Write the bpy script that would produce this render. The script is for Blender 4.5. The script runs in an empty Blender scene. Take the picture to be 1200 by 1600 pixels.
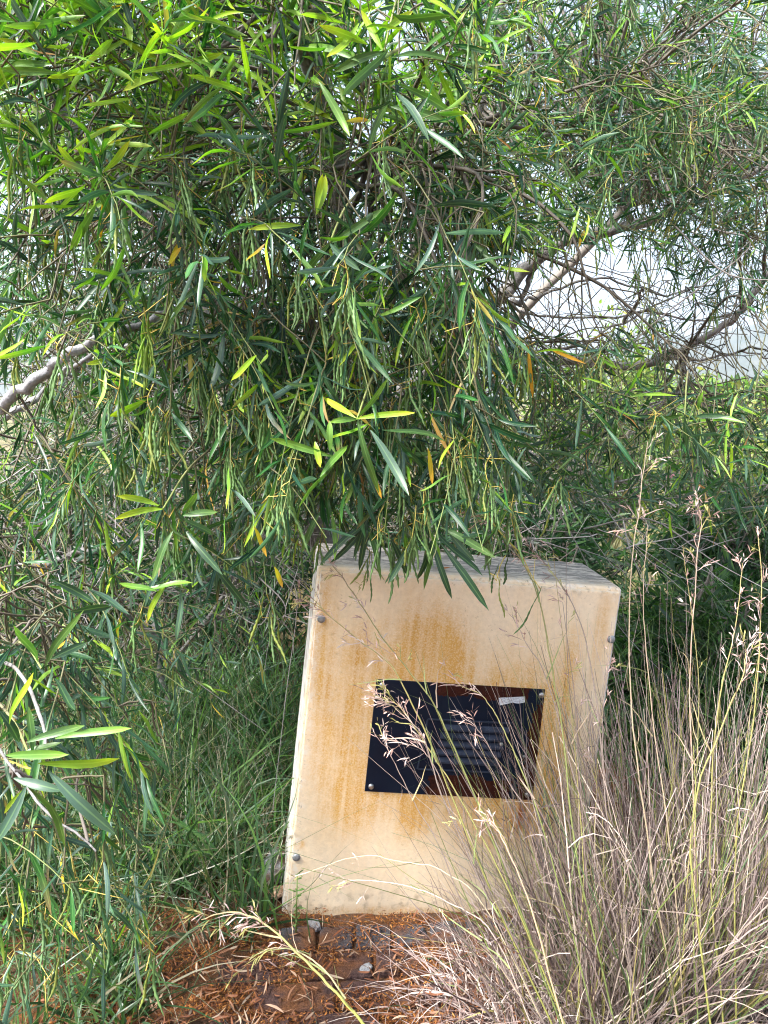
import bpy, math, random
import numpy as np
from mathutils import Matrix, Vector

random.seed(7)
rng = np.random.default_rng(7)
scene = bpy.context.scene
C = scene.collection

# ------------------------------------------------------------------ camera, sky, sun, exposure
H = 1.532
PITCH = math.radians(8.7)
FPX = 1200.0
cam = bpy.data.cameras.new('camera')
cam.sensor_fit = 'VERTICAL'; cam.sensor_height = 24.0; cam.lens = 24.0 * FPX / 1600.0
cam.clip_start = 0.05; cam.clip_end = 6000
co = bpy.data.objects.new('camera', cam); C.objects.link(co)
co.location = (0, 0, H); co.rotation_euler = (math.pi / 2 - PITCH, 0, 0)
scene.camera = co

SUN_EL, SUN_AZ = math.radians(55), math.radians(-120)      # azimuth from +Y towards +X
world = bpy.data.worlds.new('World'); scene.world = world
world.use_nodes = True
wt = world.node_tree; wt.nodes.clear()
sky = wt.nodes.new('ShaderNodeTexSky'); sky.sky_type = 'NISHITA'; sky.sun_disc = False
sky.sun_elevation = SUN_EL; sky.sun_rotation = SUN_AZ
sky.air_density = 1.0; sky.dust_density = 4.0; sky.ozone_density = 1.0
hs = wt.nodes.new('ShaderNodeHueSaturation'); hs.inputs['Saturation'].default_value = 0.7
bg = wt.nodes.new('ShaderNodeBackground'); bg.inputs['Strength'].default_value = 0.12
wo = wt.nodes.new('ShaderNodeOutputWorld')
wt.links.new(sky.outputs[0], hs.inputs['Color']); wt.links.new(hs.outputs[0], bg.inputs['Color'])
wt.links.new(bg.outputs[0], wo.inputs['Surface'])

sl = bpy.data.lights.new('sun', 'SUN'); sl.energy = 4.2; sl.angle = math.radians(9.0); sl.color = (1.0, 0.97, 0.92)
so = bpy.data.objects.new('sun', sl); C.objects.link(so)
sd = Vector((math.sin(SUN_AZ) * math.cos(SUN_EL), math.cos(SUN_AZ) * math.cos(SUN_EL), math.sin(SUN_EL)))
so.rotation_euler = sd.to_track_quat('Z', 'Y').to_euler(); so.location = (-3, 3, 8)

vs = scene.view_settings
vs.view_transform = 'Standard'; vs.look = 'None'; vs.gamma = 1.0; vs.use_curve_mapping = False
vs.exposure = 1.98
scene.render.engine = 'CYCLES'
cy = scene.cycles
cy.max_bounces = 5; cy.diffuse_bounces = 3; cy.glossy_bounces = 1; cy.transmission_bounces = 3
cy.transparent_max_bounces = 8; cy.caustics_reflective = False; cy.caustics_refractive = False
cy.use_denoising = True; cy.denoiser = 'OPENIMAGEDENOISE'; cy.denoising_input_passes = 'RGB_ALBEDO_NORMAL'; cy.denoising_prefilter = 'ACCURATE'
cy.use_adaptive_sampling = True; cy.adaptive_threshold = 0.02
cy.pixel_filter_type = 'BLACKMAN_HARRIS'; cy.filter_width = 1.1

# ------------------------------------------------------------------ helpers
UPV = np.array([0.0, math.sin(PITCH), math.cos(PITCH)])
FWD = np.array([0.0, math.cos(PITCH), -math.sin(PITCH)])
CAM = np.array([0.0, 0.0, H])

def P(x, y, d):
    """world point seen at photo position (x, y), d metres along the optical axis"""
    return CAM + FWD * d + np.array([1.0, 0, 0]) * ((x - 600) / FPX * d) - UPV * ((y - 800) / FPX * d)

def proj(p):
    q = np.asarray(p) - CAM
    d = q @ FWD
    d = np.where(np.abs(d) < 1e-3, 1e-3, d)
    return 600 + FPX * q[..., 0] / d, 800 - FPX * (q @ UPV) / d, d

def nz(v):
    v = np.asarray(v, float)
    return v / np.maximum(np.linalg.norm(v, axis=-1, keepdims=True), 1e-9)

def tag(o, label=None, cat=None, group=None, kind=None):
    if label: o['label'] = label
    if cat: o['category'] = cat
    if group: o['group'] = group
    if kind: o['kind'] = kind
    return o

def empty(name, loc=(0, 0, 0), label=None, cat=None, group=None):
    o = bpy.data.objects.new(name, None); C.objects.link(o)
    o.location = tuple(float(v) for v in loc); o.empty_display_size = 0.1
    return tag(o, label, cat, group)

def mesh(name, verts, faces, mat, parent=None, col=None, uv=None, smooth=True, kind=None, local=False):
    """verts (N,3) world, faces (M,k) array of equal-size faces or list; col (N,3) uv (N,2)"""
    me = bpy.data.meshes.new(name)
    verts = np.asarray(verts, np.float64)
    if parent is not None and not local:
        q_ = parent
        while q_ is not None:
            verts = verts - np.array(q_.location); q_ = q_.parent
    if isinstance(faces, np.ndarray):
        n, k = faces.shape
        me.vertices.add(len(verts)); me.vertices.foreach_set('co', verts.astype(np.float32).ravel())
        me.loops.add(n * k); me.polygons.add(n)
        me.loops.foreach_set('vertex_index', faces.astype(np.int32).ravel())
        me.polygons.foreach_set('loop_start', np.arange(0, n * k, k, dtype=np.int32))
        me.polygons.foreach_set('loop_total', np.full(n, k, np.int32))
        me.update(calc_edges=True)
        lv = faces.ravel()
    else:
        me.from_pydata([tuple(v) for v in verts], [], [tuple(int(i) for i in f) for f in faces])
        lv = np.array([i for f in faces for i in f])
    if smooth: me.polygons.foreach_set('use_smooth', np.ones(len(me.polygons), bool))
    if col is not None:
        a = me.color_attributes.new('col', 'FLOAT_COLOR', 'POINT')
        c4 = np.ones((len(verts), 4), np.float32); c4[:, :3] = np.clip(col, 0, 1)
        a.data.foreach_set('color', c4.ravel())
    if uv is not None:
        u = me.uv_layers.new(name='uv')
        u.data.foreach_set('uv', np.asarray(uv, np.float32)[lv].ravel())
    me.materials.append(mat)
    me.validate(clean_customdata=False)
    o = bpy.data.objects.new(name, me); C.objects.link(o)
    if parent is not None: o.parent = parent
    if kind: o['kind'] = kind
    return o

# --- node material helper
def newmat(name):
    m = bpy.data.materials.new(name); m.use_nodes = True
    nt = m.node_tree; nt.nodes.clear()
    out = nt.nodes.new('ShaderNodeOutputMaterial')
    return m, nt, out
def N(nt, t, **kw):
    n = nt.nodes.new(t)
    for k, v in kw.items():
        if k.startswith('i_'):
            key = k[2:]
            n.inputs[int(key) if key.isdigit() else key.replace('_', ' ')].default_value = v
        else: setattr(n, k, v)
    return n
def ramp(nt, pts, fac=None):
    r = nt.nodes.new('ShaderNodeValToRGB')
    el = r.color_ramp.elements
    while len(el) < len(pts): el.new(0.5)
    for e, (p, c) in zip(el, pts):
        e.position = p; e.color = (c, c, c, 1) if isinstance(c, (int, float)) else (*c, 1)
    if fac is not None: nt.links.new(fac, r.inputs[0])
    return r.outputs[0]
def mixc(nt, fac, a, b, mode='MIX'):
    m = nt.nodes.new('ShaderNodeMix'); m.data_type = 'RGBA'; m.blend_type = mode
    for sock, v in ((m.inputs[0], fac), (m.inputs[6], a), (m.inputs[7], b)):
        if hasattr(v, 'links') or hasattr(v, 'is_linked'): nt.links.new(v, sock)
        elif isinstance(v, (int, float)): sock.default_value = v
        else: sock.default_value = (*v, 1)
    return m.outputs[2]
def math_(nt, op, a, b=None, c=None, clamp=False):
    m = nt.nodes.new('ShaderNodeMath'); m.operation = op; m.use_clamp = clamp
    for i, v in enumerate((a, b, c)):
        if v is None: continue
        if isinstance(v, (int, float)): m.inputs[i].default_value = v
        else: nt.links.new(v, m.inputs[i])
    return m.outputs[0]
def noise(nt, scale, vec=None, detail=4, rough=0.55, dist=0.0):
    n = nt.nodes.new('ShaderNodeTexNoise'); n.inputs['Scale'].default_value = scale
    n.inputs['Detail'].default_value = detail; n.inputs['Roughness'].default_value = rough
    n.inputs['Distortion'].default_value = dist
    if vec is not None: nt.links.new(vec, n.inputs['Vector'])
    return n.outputs[0]
def mapping(nt, vec, scale=(1, 1, 1), loc=(0, 0, 0)):
    m = nt.nodes.new('ShaderNodeMapping'); m.inputs['Scale'].default_value = scale; m.inputs['Location'].default_value = loc
    nt.links.new(vec, m.inputs['Vector']); return m.outputs[0]
def bump(nt, h, strength=0.4, dist=0.01):
    b = nt.nodes.new('ShaderNodeBump'); b.inputs['Strength'].default_value = strength; b.inputs['Distance'].default_value = dist
    nt.links.new(h, b.inputs['Height']); return b.outputs[0]

def leaf_material(name, transl=0.35, rough=0.42, spec=0.5, rib=True, tint=(1.45, 1.95, 0.6)):
    m, nt, out = newmat(name)
    at = N(nt, 'ShaderNodeAttribute', attribute_name='col')
    c = at.outputs['Color']
    if rib:
        uv = N(nt, 'ShaderNodeUVMap', uv_map='uv'); sp = N(nt, 'ShaderNodeSeparateXYZ'); nt.links.new(uv.outputs[0], sp.inputs[0])
        au = math_(nt, 'ABSOLUTE', sp.outputs[0])
        ribm = ramp(nt, [(0.0, 1.0), (0.10, 0.75), (0.2, 0.0)], au)
        edge = ramp(nt, [(0.88, 0.0), (1.0, 0.6)], au)
        lightc = mixc(nt, 1.0, c, (1.9, 1.75, 1.5), 'MULTIPLY')
        lightc = mixc(nt, 0.4, lightc, (0.22, 0.36, 0.12))
        fac = math_(nt, 'MAXIMUM', ribm, edge)
        fac = math_(nt, 'MULTIPLY', fac, 0.6)
        nzv = noise(nt, 9.0, mapping(nt, uv.outputs[0], (6, 1.2, 1)), 2)
        c2 = mixc(nt, 1.0, c, ramp(nt, [(0.3, 0.82), (0.7, 1.18)], nzv), 'MULTIPLY')
        c = mixc(nt, fac, c2, lightc)
    geo = N(nt, 'ShaderNodeNewGeometry')
    back = mixc(nt, 0.25, c, (0.10, 0.17, 0.13))
    c3 = mixc(nt, geo.outputs['Backfacing'], c, back) if rib else c
    p = N(nt, 'ShaderNodeBsdfPrincipled', i_Roughness=rough)
    p.inputs['Specular IOR Level'].default_value = spec
    nt.links.new(c3, p.inputs['Base Color'])
    t = N(nt, 'ShaderNodeBsdfTranslucent')
    tc = mixc(nt, 1.0, c, tint, 'MULTIPLY')
    nt.links.new(tc, t.inputs['Color'])
    mx = N(nt, 'ShaderNodeMixShader'); mx.inputs[0].default_value = transl
    nt.links.new(p.outputs[0], mx.inputs[1]); nt.links.new(t.outputs[0], mx.inputs[2])
    nt.links.new(mx.outputs[0], out.inputs[0])
    return m

LEAF = leaf_material('phyllode', 0.24, 0.40, 0.34)
SHRUBLEAF = leaf_material('shrub_leaf', 0.3, 0.45, 0.4, rib=False)
GRASS = leaf_material('grass_blade', 0.35, 0.4, 0.45, rib=False, tint=(1.6, 1.7, 0.9))
STRAW = leaf_material('dry_straw', 0.2, 0.6, 0.3, rib=False, tint=(1.15, 1.08, 1.05))
LITTER = leaf_material('leaf_litter', 0.05, 0.7, 0.25, rib=False)

def bark_material(name, c1, c2):
    m, nt, out = newmat(name)
    tc = N(nt, 'ShaderNodeTexCoord')
    n1 = noise(nt, 14, mapping(nt, tc.outputs['Object'], (1, 1, 0.5)), 6, 0.65, 0.6)
    n2 = noise(nt, 70, tc.outputs['Object'], 5)
    c = mixc(nt, ramp(nt, [(0.35, 0.0), (0.65, 1.0)], n1), c1, c2)
    c = mixc(nt, 1.0, c, ramp(nt, [(0.3, 0.6), (0.7, 1.25)], n2), 'MULTIPLY')
    p = N(nt, 'ShaderNodeBsdfPrincipled', i_Roughness=0.75); p.inputs['Specular IOR Level'].default_value = 0.3
    nt.links.new(c, p.inputs['Base Color'])
    nt.links.new(bump(nt, math_(nt, 'ADD', n1, n2), 0.6, 0.006), p.inputs['Normal'])
    nt.links.new(p.outputs[0], out.inputs[0]); return m
BARK = bark_material('grey_bark', (0.15, 0.14, 0.13), (0.30, 0.29, 0.29))
PALEBARK = bark_material('pale_bark', (0.20, 0.20, 0.215), (0.40, 0.405, 0.43))
TWIG = leaf_material('twig_bark', 0.0, 0.65, 0.35, rib=False)

# --- batch ribbon (leaf / blade) builder
def leaf_batch(base, d, n, L, W, bend, droop, c0, c1, st=(0, .08, .25, .45, .65, .84, 1.0), three=True, prof='leaf', fold=0.18):
    """returns verts (N,k,3), cols (N,k,3), uv (N,k,2), faces for one leaf"""
    base = np.asarray(base, float); Nn = len(base)
    d = nz(d); n = np.asarray(n, float); n = nz(n - (n * d).sum(1, keepdims=True) * d)
    s = np.cross(d, n)
    t = np.array(st); m = len(t)
    L = np.broadcast_to(L, (Nn,))[:, None, None]; W = np.broadcast_to(W, (Nn,))[:, None, None]
    bend = np.broadcast_to(bend, (Nn,))[:, None, None]; droop = np.broadcast_to(droop, (Nn,))[:, None, None]
    T = t[None, :, None]
    ctr = base[:, None, :] + L * (T * d[:, None, :] + bend * T * T * s[:, None, :]) + L * droop * T * T * np.array([0, 0, -1.0])
    ctr = ctr + L * (0.05 * np.sin(T * 5.0 + bend * 20)) * n[:, None, :]
    if prof == 'leaf':
        w = np.power(t, 0.75) * np.power(1 - t, 0.62); w = w / w.max(); w[0] = 0.12; w[-1] = 0.0
    elif prof == 'blade':
        w = (1 - t ** 1.6) * 0.95 + 0.05; w[-1] = 0.02
    else:
        w = 1 - 0.75 * t
    w = (w[None, :, None]) * W * 0.5
    S = s[:, None, :]
    if three:
        a = ctr - S * w + n[:, None, :] * w * fold * 2; b = ctr; c = ctr + S * w + n[:, None, :] * w * fold * 2
        V = np.stack([a, b, c], 2).reshape(Nn, m * 3, 3)
        k = 3
        f = []
        for i in range(m - 1):
            for j in (0, 1):
                q = i * 3 + j
                f.append((q, q + 1, q + 4, q + 3))
        u = np.array([-1, 0, 1.0])
    else:
        V = np.stack([ctr - S * w, ctr + S * w], 2).reshape(Nn, m * 2, 3); k = 2
        f = [(i * 2, i * 2 + 1, i * 2 + 3, i * 2 + 2) for i in range(m - 1)]
        u = np.array([-1, 1.0])
    tt = np.repeat(t, k)
    g = np.clip((tt - 0.45) / 0.55, 0, 1) ** 1.3
    c0 = np.broadcast_to(c0, (Nn, 3)); c1 = np.broadcast_to(c1, (Nn, 3))
    col = c0[:, None, :] * (1 - g[None, :, None]) + c1[:, None, :] * g[None, :, None]
    uv = np.stack([np.tile(u, m), tt], 1)
    return V, col, np.broadcast_to(uv, (Nn, m * k, 2)), np.array(f)

def emit(name, batch, mat, parent, kind='stuff', sel=None):
    V, col, uv, f = batch
    if sel is not None: V, col, uv = V[sel], col[sel], uv[sel]
    n, k = V.shape[:2]
    if n == 0: return None
    F = (f[None] + (np.arange(n) * k)[:, None, None]).reshape(-1, f.shape[1])
    return mesh(name, V.reshape(-1, 3), F, mat, parent, col.reshape(-1, 3), uv.reshape(-1, 2), kind=kind)

def cat_batches(bs):
    return (np.concatenate([b[0] for b in bs]), np.concatenate([b[1] for b in bs]), np.concatenate([b[2] for b in bs]), bs[0][3])

# --- tubes
class Tubes:
    def __init__(self, sides=5): self.v = []; self.f = []; self.c = []; self.n = 0; self.s = sides
    def add(self, pts, r0, r1=None, col=(.2, .18, .16), col1=None, radii=None):
        pts = np.asarray(pts, float); m = len(pts); s = self.s
        if radii is None: radii = np.linspace(r0, r1 if r1 is not None else r0, m)
        tan = nz(np.gradient(pts, axis=0))
        ref = np.array([0.31, 0.22, 0.93]) if abs(tan[:, 2]).mean() < 0.9 else np.array([0.9, 0.1, 0.2])
        a = nz(np.cross(tan, ref)); b = np.cross(tan, a)
        ang = np.arange(s) / s * 2 * math.pi
        ring = pts[:, None] + np.asarray(radii)[:, None, None] * (np.cos(ang)[None, :, None] * a[:, None] + np.sin(ang)[None, :, None] * b[:, None])
        self.v.append(ring.reshape(-1, 3))
        cc = np.array(col, float); c1 = np.array(col1 if col1 is not None else col, float)
        tt = np.linspace(0, 1, m)[:, None]
        self.c.append(np.repeat(cc * (1 - tt) + c1 * tt, s, 0))
        i = np.arange(m - 1)[:, None] * s + np.arange(s)[None]
        j = np.arange(m - 1)[:, None] * s + (np.arange(s)[None] + 1) % s
        self.f.append(np.stack([i, j, j + s, i + s], -1).reshape(-1, 4) + self.n)
        self.n += m * s
    def build(self, name, mat, parent=None, kind=None):
        if not self.v: return None
        return mesh(name, np.concatenate(self.v), np.concatenate(self.f), mat, parent, np.concatenate(self.c), kind=kind)

def spline(pts, m=8):
    """Catmull-Rom through pts, m samples per span"""
    p = np.asarray(pts, float); p = np.vstack([2 * p[0] - p[1], p, 2 * p[-1] - p[-2]])
    o = []
    for i in range(1, len(p) - 2):
        for t in np.linspace(0, 1, m, endpoint=False):
            o.append(0.5 * ((2 * p[i]) + (-p[i-1] + p[i+1]) * t + (2*p[i-1] - 5*p[i] + 4*p[i+1] - p[i+2]) * t*t + (-p[i-1] + 3*p[i] - 3*p[i+1] + p[i+2]) * t**3))
    o.append(p[-2]); return np.array(o)
def wobble(pts, amp):
    q = np.array(pts, float); m = len(q)
    if m > 2:
        w = rng.normal(0, amp, (m, 3)); w = (w + np.roll(w, 1, 0)) / 2; w[0] = 0; w[-1] = 0
        q += w
    return q
def lerp(a, b, t): return np.asarray(a) * (1 - t) + np.asarray(b) * t

# ------------------------------------------------------------------ ground, far land
def ground_z(x, y):
    z = 0.012 * np.sin(3.1 * x + 1.3 * y) + 0.010 * np.sin(5.3 * y - 2.1 * x + 1)
    far = np.clip((y - 5) / 12, 0, 1)
    return z - 0.6 * far * far + 0.02 * (x < -0.35) * np.clip(-0.35 - x, 0, 1)

def soil_material():
    m, nt, out = newmat('soil_and_moss')
    tc = N(nt, 'ShaderNodeTexCoord'); v = tc.outputs['Object']
    n1 = noise(nt, 5, v, 6, 0.6); n2 = noise(nt, 60, v, 6, 0.7); n3 = noise(nt, 300, v, 3, 0.6)
    c = mixc(nt, ramp(nt, [(0.40, 0.0), (0.56, 1.0)], n1), (0.075, 0.045, 0.03), (0.20, 0.075, 0.025))
    c = mixc(nt, ramp(nt, [(0.42, 0.0), (0.62, 1.0)], n2), c, (0.11, 0.07, 0.045))
    c = mixc(nt, 1.0, c, ramp(nt, [(0.25, 0.45), (0.75, 1.6)], n3), 'MULTIPLY')
    # grassy land further off
    sep = N(nt, 'ShaderNodeSeparateXYZ'); nt.links.new(v, sep.inputs[0])
    far = math_(nt, 'SMOOTH_MIN', math_(nt, 'MULTIPLY', math_(nt, 'SUBTRACT', sep.outputs[1], 3.0), 0.3), 1.0, 0.1)
    far = math_(nt, 'MAXIMUM', far, 0.0)
    g = mixc(nt, ramp(nt, [(0.35, 0.0), (0.6, 1.0)], noise(nt, 0.35, v, 6)), (0.06, 0.08, 0.03), (0.20, 0.16, 0.09))
    c = mixc(nt, far, c, g)
    p = N(nt, 'ShaderNodeBsdfPrincipled', i_Roughness=0.9); p.inputs['Specular IOR Level'].default_value = 0.2
    nt.links.new(c, p.inputs['Base Color'])
    nt.links.new(bump(nt, math_(nt, 'ADD', n2, n3), 0.9, 0.012), p.inputs['Normal'])
    nt.links.new(p.outputs[0], out.inputs[0]); return m
SOIL = soil_material()
gx = np.concatenate([-np.geomspace(900, 3.2, 26), np.linspace(-3, 3, 121), np.geomspace(3.2, 900, 26)])
gy = np.concatenate([-np.geomspace(300, 1, 14), np.linspace(-0.8, 5, 117), np.geomspace(5.2, 1600, 50)])
GX, GY = np.meshgrid(gx, gy); GZ = ground_z(GX, GY)
near = (np.abs(GX) < 3) & (GY > 0) & (GY < 5)
GZ = GZ + np.where(near, rng.normal(0, 0.004, GX.shape), 0)
nx, ny = len(gx), len(gy)
ii = (np.arange(ny - 1)[:, None] * nx + np.arange(nx - 1)[None]).ravel()
ground = mesh('ground', np.stack([GX, GY, GZ], -1).reshape(-1, 3), np.stack([ii, ii + 1, ii + 1 + nx, ii + nx], 1), SOIL, kind='structure')

# distant hills
def hill_material():
    m, nt, out = newmat('hill_scrub')
    tc = N(nt, 'ShaderNodeTexCoord'); n1 = noise(nt, 0.03, tc.outputs['Object'], 8, 0.65)
    c = mixc(nt, ramp(nt, [(0.35, 0.0), (0.65, 1.0)], n1), (0.035, 0.05, 0.03), (0.08, 0.08, 0.05))
    p = N(nt, 'ShaderNodeBsdfPrincipled', i_Roughness=1.0); nt.links.new(c, p.inputs['Base Color']); nt.links.new(p.outputs[0], out.inputs[0]); return m
hx = np.linspace(-1500, 1500, 121); hy = np.linspace(0, 1, 14)
HX, HT = np.meshgrid(hx, hy)
ridge = 60 + 55 * np.exp(-((HX - 620) / 330) ** 2) + 10 * np.sin(HX / 70) + 8 * np.sin(HX / 31 + 1) + 25 * np.sin(HX / 300 + 2)
HZ = -2 + ridge * np.sin(HT * math.pi) ** 0.8 + rng.normal(0, 1.2, HX.shape) * (HT > 0.05) * (HT < 0.95)
HY = 1000 + HT * 420 + 40 * np.sin(HX / 200)
ii = (np.arange(13)[:, None] * 121 + np.arange(120)[None]).ravel()
mesh('hills', np.stack([HX, HY, HZ], -1).reshape(-1, 3), np.stack([ii, ii + 1, ii + 122, ii + 121], 1), hill_material(), kind='structure')

# ------------------------------------------------------------------ utility box
def Rm(rx, ry, rz):
    cx, sx, cy_, sy, cz, sz = math.cos(rx), math.sin(rx), math.cos(ry), math.sin(ry), math.cos(rz), math.sin(rz)
    return np.array([[cz, -sz, 0], [sz, cz, 0], [0, 0, 1]]) @ np.array([[1, 0, 0], [0, cx, -sx], [0, sx, cx]]) @ np.array([[cy_, 0, sy], [0, 1, 0], [-sy, 0, cy_]])
Mb = Rm(*np.radians([8.73, -6.44, 5.73])); tb = np.array([0.253, 0.184, 2.158])
def c2w_dir(v): return np.array([1.0, 0, 0]) * v[0] - UPV * v[1] + FWD * v[2]
BX, BD, BY = c2w_dir(Mb[:, 0]), c2w_dir(Mb[:, 1]), c2w_dir(Mb[:, 2])     # right, down, back
BZ = -BD
BW, BH, BDEP = 0.88, 1.0, 0.332; hw = BW / 2
TOPC = CAM + c2w_dir(tb)
ORG = TOPC - BZ * BH                                                      # base centre of the front face
FR = Matrix(((BX[0], BY[0], BZ[0], ORG[0]), (BX[1], BY[1], BZ[1], ORG[1]), (BX[2], BY[2], BZ[2], ORG[2]), (0, 0, 0, 1)))
def on_front(x, y):
    """photo position -> box coordinates (x, z) on the front face"""
    r = P(x, y, 1.0) - CAM
    s = ((TOPC - CAM) @ BY) / (r @ BY)
    q = CAM + r * s - ORG
    return q @ BX, q @ BZ

ubox = empty('utility_box', ORG, 'leaning cream utility box with rust stains and a dark vent plate', 'utility box')
ubox.matrix_world = FR

PL = [on_front(588, 1060), on_front(851, 1076), on_front(831, 1249), on_front(569.5, 1235)]
px0, px1 = (PL[0][0] + PL[3][0]) / 2, (PL[1][0] + PL[2][0]) / 2
pz1, pz0 = (PL[0][1] + PL[1][1]) / 2, (PL[2][1] + PL[3][1]) / 2

def paint_material():
    m, nt, out = newmat('stained_cream_paint')
    tc = N(nt, 'ShaderNodeTexCoord'); v = tc.outputs['Object']
    sep = N(nt, 'ShaderNodeSeparateXYZ'); nt.links.new(v, sep.inputs[0]); X, Y, Z = sep.outputs
    big = noise(nt, 4.0, v, 5, 0.6); fine = noise(nt, 90, v, 4, 0.6)
    streak = noise(nt, 1.0, mapping(nt, v, (13, 13, 2.6)), 6, 0.7, 0.5)
    streak2 = noise(nt, 1.0, mapping(nt, v, (60, 60, 3.0), (3, 0, 1)), 4, 0.6)
    base = mixc(nt, ramp(nt, [(0.35, 0.0), (0.7, 1.0)], big), (0.80, 0.615, 0.395), (0.83, 0.69, 0.495))
    base = mixc(nt, 1.0, base, ramp(nt, [(0.3, 0.9), (0.7, 1.06)], fine), 'MULTIPLY')
    base = mixc(nt, ramp(nt, [(0.4, 0.), (0.75, 0.45)], streak), base, (0.82, 0.72, 0.585))
    # orange rust haloes: broken distance round the plate plus two runs above it and one left of it
    cx, cz, hx_, hz_ = (px0 + px1) / 2, (pz0 + pz1) / 2, (px1 - px0) / 2, (pz1 - pz0) / 2
    def sub(a, b): return math_(nt, 'SUBTRACT', a, b)
    def blob(x, z, rx, rz, s=1.0):
        a = math_(nt, 'MULTIPLY', sub(X, x), 1 / rx); b = math_(nt, 'MULTIPLY', sub(Z, z), 1 / rz)
        d = math_(nt, 'ADD', math_(nt, 'MULTIPLY', a, a), math_(nt, 'MULTIPLY', b, b))
        return math_(nt, 'MULTIPLY', math_(nt, 'POWER', 2.718, math_(nt, 'MULTIPLY', d, -1.0)), s)
    dx = math_(nt, 'MAXIMUM', sub(math_(nt, 'ABSOLUTE', sub(X, cx)), hx_), 0.0)
    dz = math_(nt, 'MAXIMUM', sub(math_(nt, 'ABSOLUTE', sub(Z, cz)), hz_), 0.0)
    dd = math_(nt, 'ADD', math_(nt, 'MULTIPLY', dx, 16.0), math_(nt, 'MULTIPLY', dz, 13.0))
    halo = math_(nt, 'MULTIPLY', math_(nt, 'POWER', 2.718, math_(nt, 'MULTIPLY', dd, -1.0)), 0.62)
    tot = halo
    for (ax, ay, rx, rz, s) in ((655, 1010, .08, .12, .62), (700, 1025, .06, .10, .5), (530, 1180, .06, .20, .55), (545, 1265, .05, .06, .5),
                                (505, 1010, .035, .22, .42), (650, 1270, .05, .07, .5), (790, 1280, .12, .07, .55), (870, 1180, .035, .2, .5),
                                (938, 985, .02, .12, .4), (560, 1020, .05, .1, .28), (890, 1030, .04, .1, .3), (640, 1425, .3, .02, .45), (468, 1318, .012, .012, .8)):
        bx_, bz_ = on_front(ax, ay)
        tot = math_(nt, 'ADD', tot, blob(bx_, bz_, rx, rz, s))
    nmix = math_(nt, 'ADD', math_(nt, 'MULTIPLY', streak, 0.9), math_(nt, 'ADD', math_(nt, 'MULTIPLY', big, 0.5), math_(nt, 'MULTIPLY', noise(nt, 160, v, 4, 0.7), 0.5)))
    blot = noise(nt, 14, v, 7, 0.72, 0.4)
    nm2 = math_(nt, 'ADD', math_(nt, 'MULTIPLY', nmix, 0.55), math_(nt, 'MULTIPLY', blot, 0.9))
    st = math_(nt, 'MULTIPLY', tot, math_(nt, 'SUBTRACT', math_(nt, 'MULTIPLY', nm2, 3.6), 2.3))
    st = ramp(nt, [(0.05, 0.0), (0.3, 0.42), (0.75, 0.9)], st)
    spk = ramp(nt, [(0.34, 0.45), (0.62, 1.15)], noise(nt, 210, v, 3, 0.65))
    drip = ramp(nt, [(0.36, 0.55), (0.62, 1.25)], noise(nt, 1.0, mapping(nt, v, (48, 48, 2.2), (7, 0, 2)), 4, 0.6))
    st = math_(nt, 'MULTIPLY', math_(nt, 'MULTIPLY', st, spk), drip, clamp=True)
    c = mixc(nt, st, base, mixc(nt, ramp(nt, [(0.3, 0.), (0.7, 1.)], streak2), (0.58, 0.29, 0.045), (0.66, 0.385, 0.11)))
    # strong rust run below the right corner of the plate
    rx_, rz_ = on_front(815, 1275)
    rr = math_(nt, 'MULTIPLY', blob(rx_, rz_, .03, .055, 1.3), ramp(nt, [(0.35, 0.2), (0.6, 1.0)], streak2))
    c = mixc(nt, math_(nt, 'MINIMUM', rr, 1.0), c, (0.34, 0.10, 0.02))
    # pale weathering towards the upper right, grey dirt by the foot, black mould specks
    foot = ramp(nt, [(0.0, 1.0), (0.10, 0.55), (0.2, 0.0)], math_(nt, 'ADD', Z, math_(nt, 'MULTIPLY', big, 0.08)))
    c = mixc(nt, math_(nt, 'MULTIPLY', foot, ramp(nt, [(0.35, 0.1), (0.7, 0.5)], noise(nt, 18, v, 6, 0.75))), c, (0.56, 0.49, 0.41))
    ex, ez = on_front(482, 1425)
    sp = math_(nt, 'MULTIPLY', blob(ex, ez, .06, .05, 1.0), ramp(nt, [(0.56, 0.0), (0.62, 1.0)], noise(nt, 38, v, 3, 0.6)))
    c = mixc(nt, sp, c, (0.03, 0.028, 0.022))
    toe = math_(nt, 'MULTIPLY', ramp(nt, [(0.005, 1.0), (0.05, 0.0)], Z), ramp(nt, [(0.5, 0.), (0.7, 0.5)], noise(nt, 45, v, 4)))
    c = mixc(nt, toe, c, (0.12, 0.075, 0.04))
    # dirt line hugging the top edge
    tl = math_(nt, 'MULTIPLY', ramp(nt, [(0.965, 0.0), (0.985, 0.5), (1.0, 0.0)], Z), ramp(nt, [(0.5, 0.0), (0.66, 0.9)], noise(nt, 30, v, 5, 0.7)))
    c = mixc(nt, tl, c, (0.20, 0.15, 0.10))
    # worn, dirty arrises
    ex_ = ramp(nt, [(hw - .035, 0.0), (hw - .004, 1.0)], math_(nt, 'ABSOLUTE', X))
    ez_ = ramp(nt, [(BH - .03, 0.0), (BH - .004, 1.0)], Z)
    ed = math_(nt, 'MAXIMUM', ex_, ez_)
    c = mixc(nt, math_(nt, 'MULTIPLY', ed, ramp(nt, [(0.5, 0.0), (0.58, 0.8)], noise(nt, 34, v, 6, 0.75))), c, (0.80, 0.74, 0.65))
    c = mixc(nt, math_(nt, 'MULTIPLY', ed, ramp(nt, [(0.60, 0.0), (0.66, 0.8)], noise(nt, 48, mapping(nt, v, (1, 1, 1), (5, 3, 1)), 6, 0.75))), c, (0.22, 0.17, 0.12))
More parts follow.
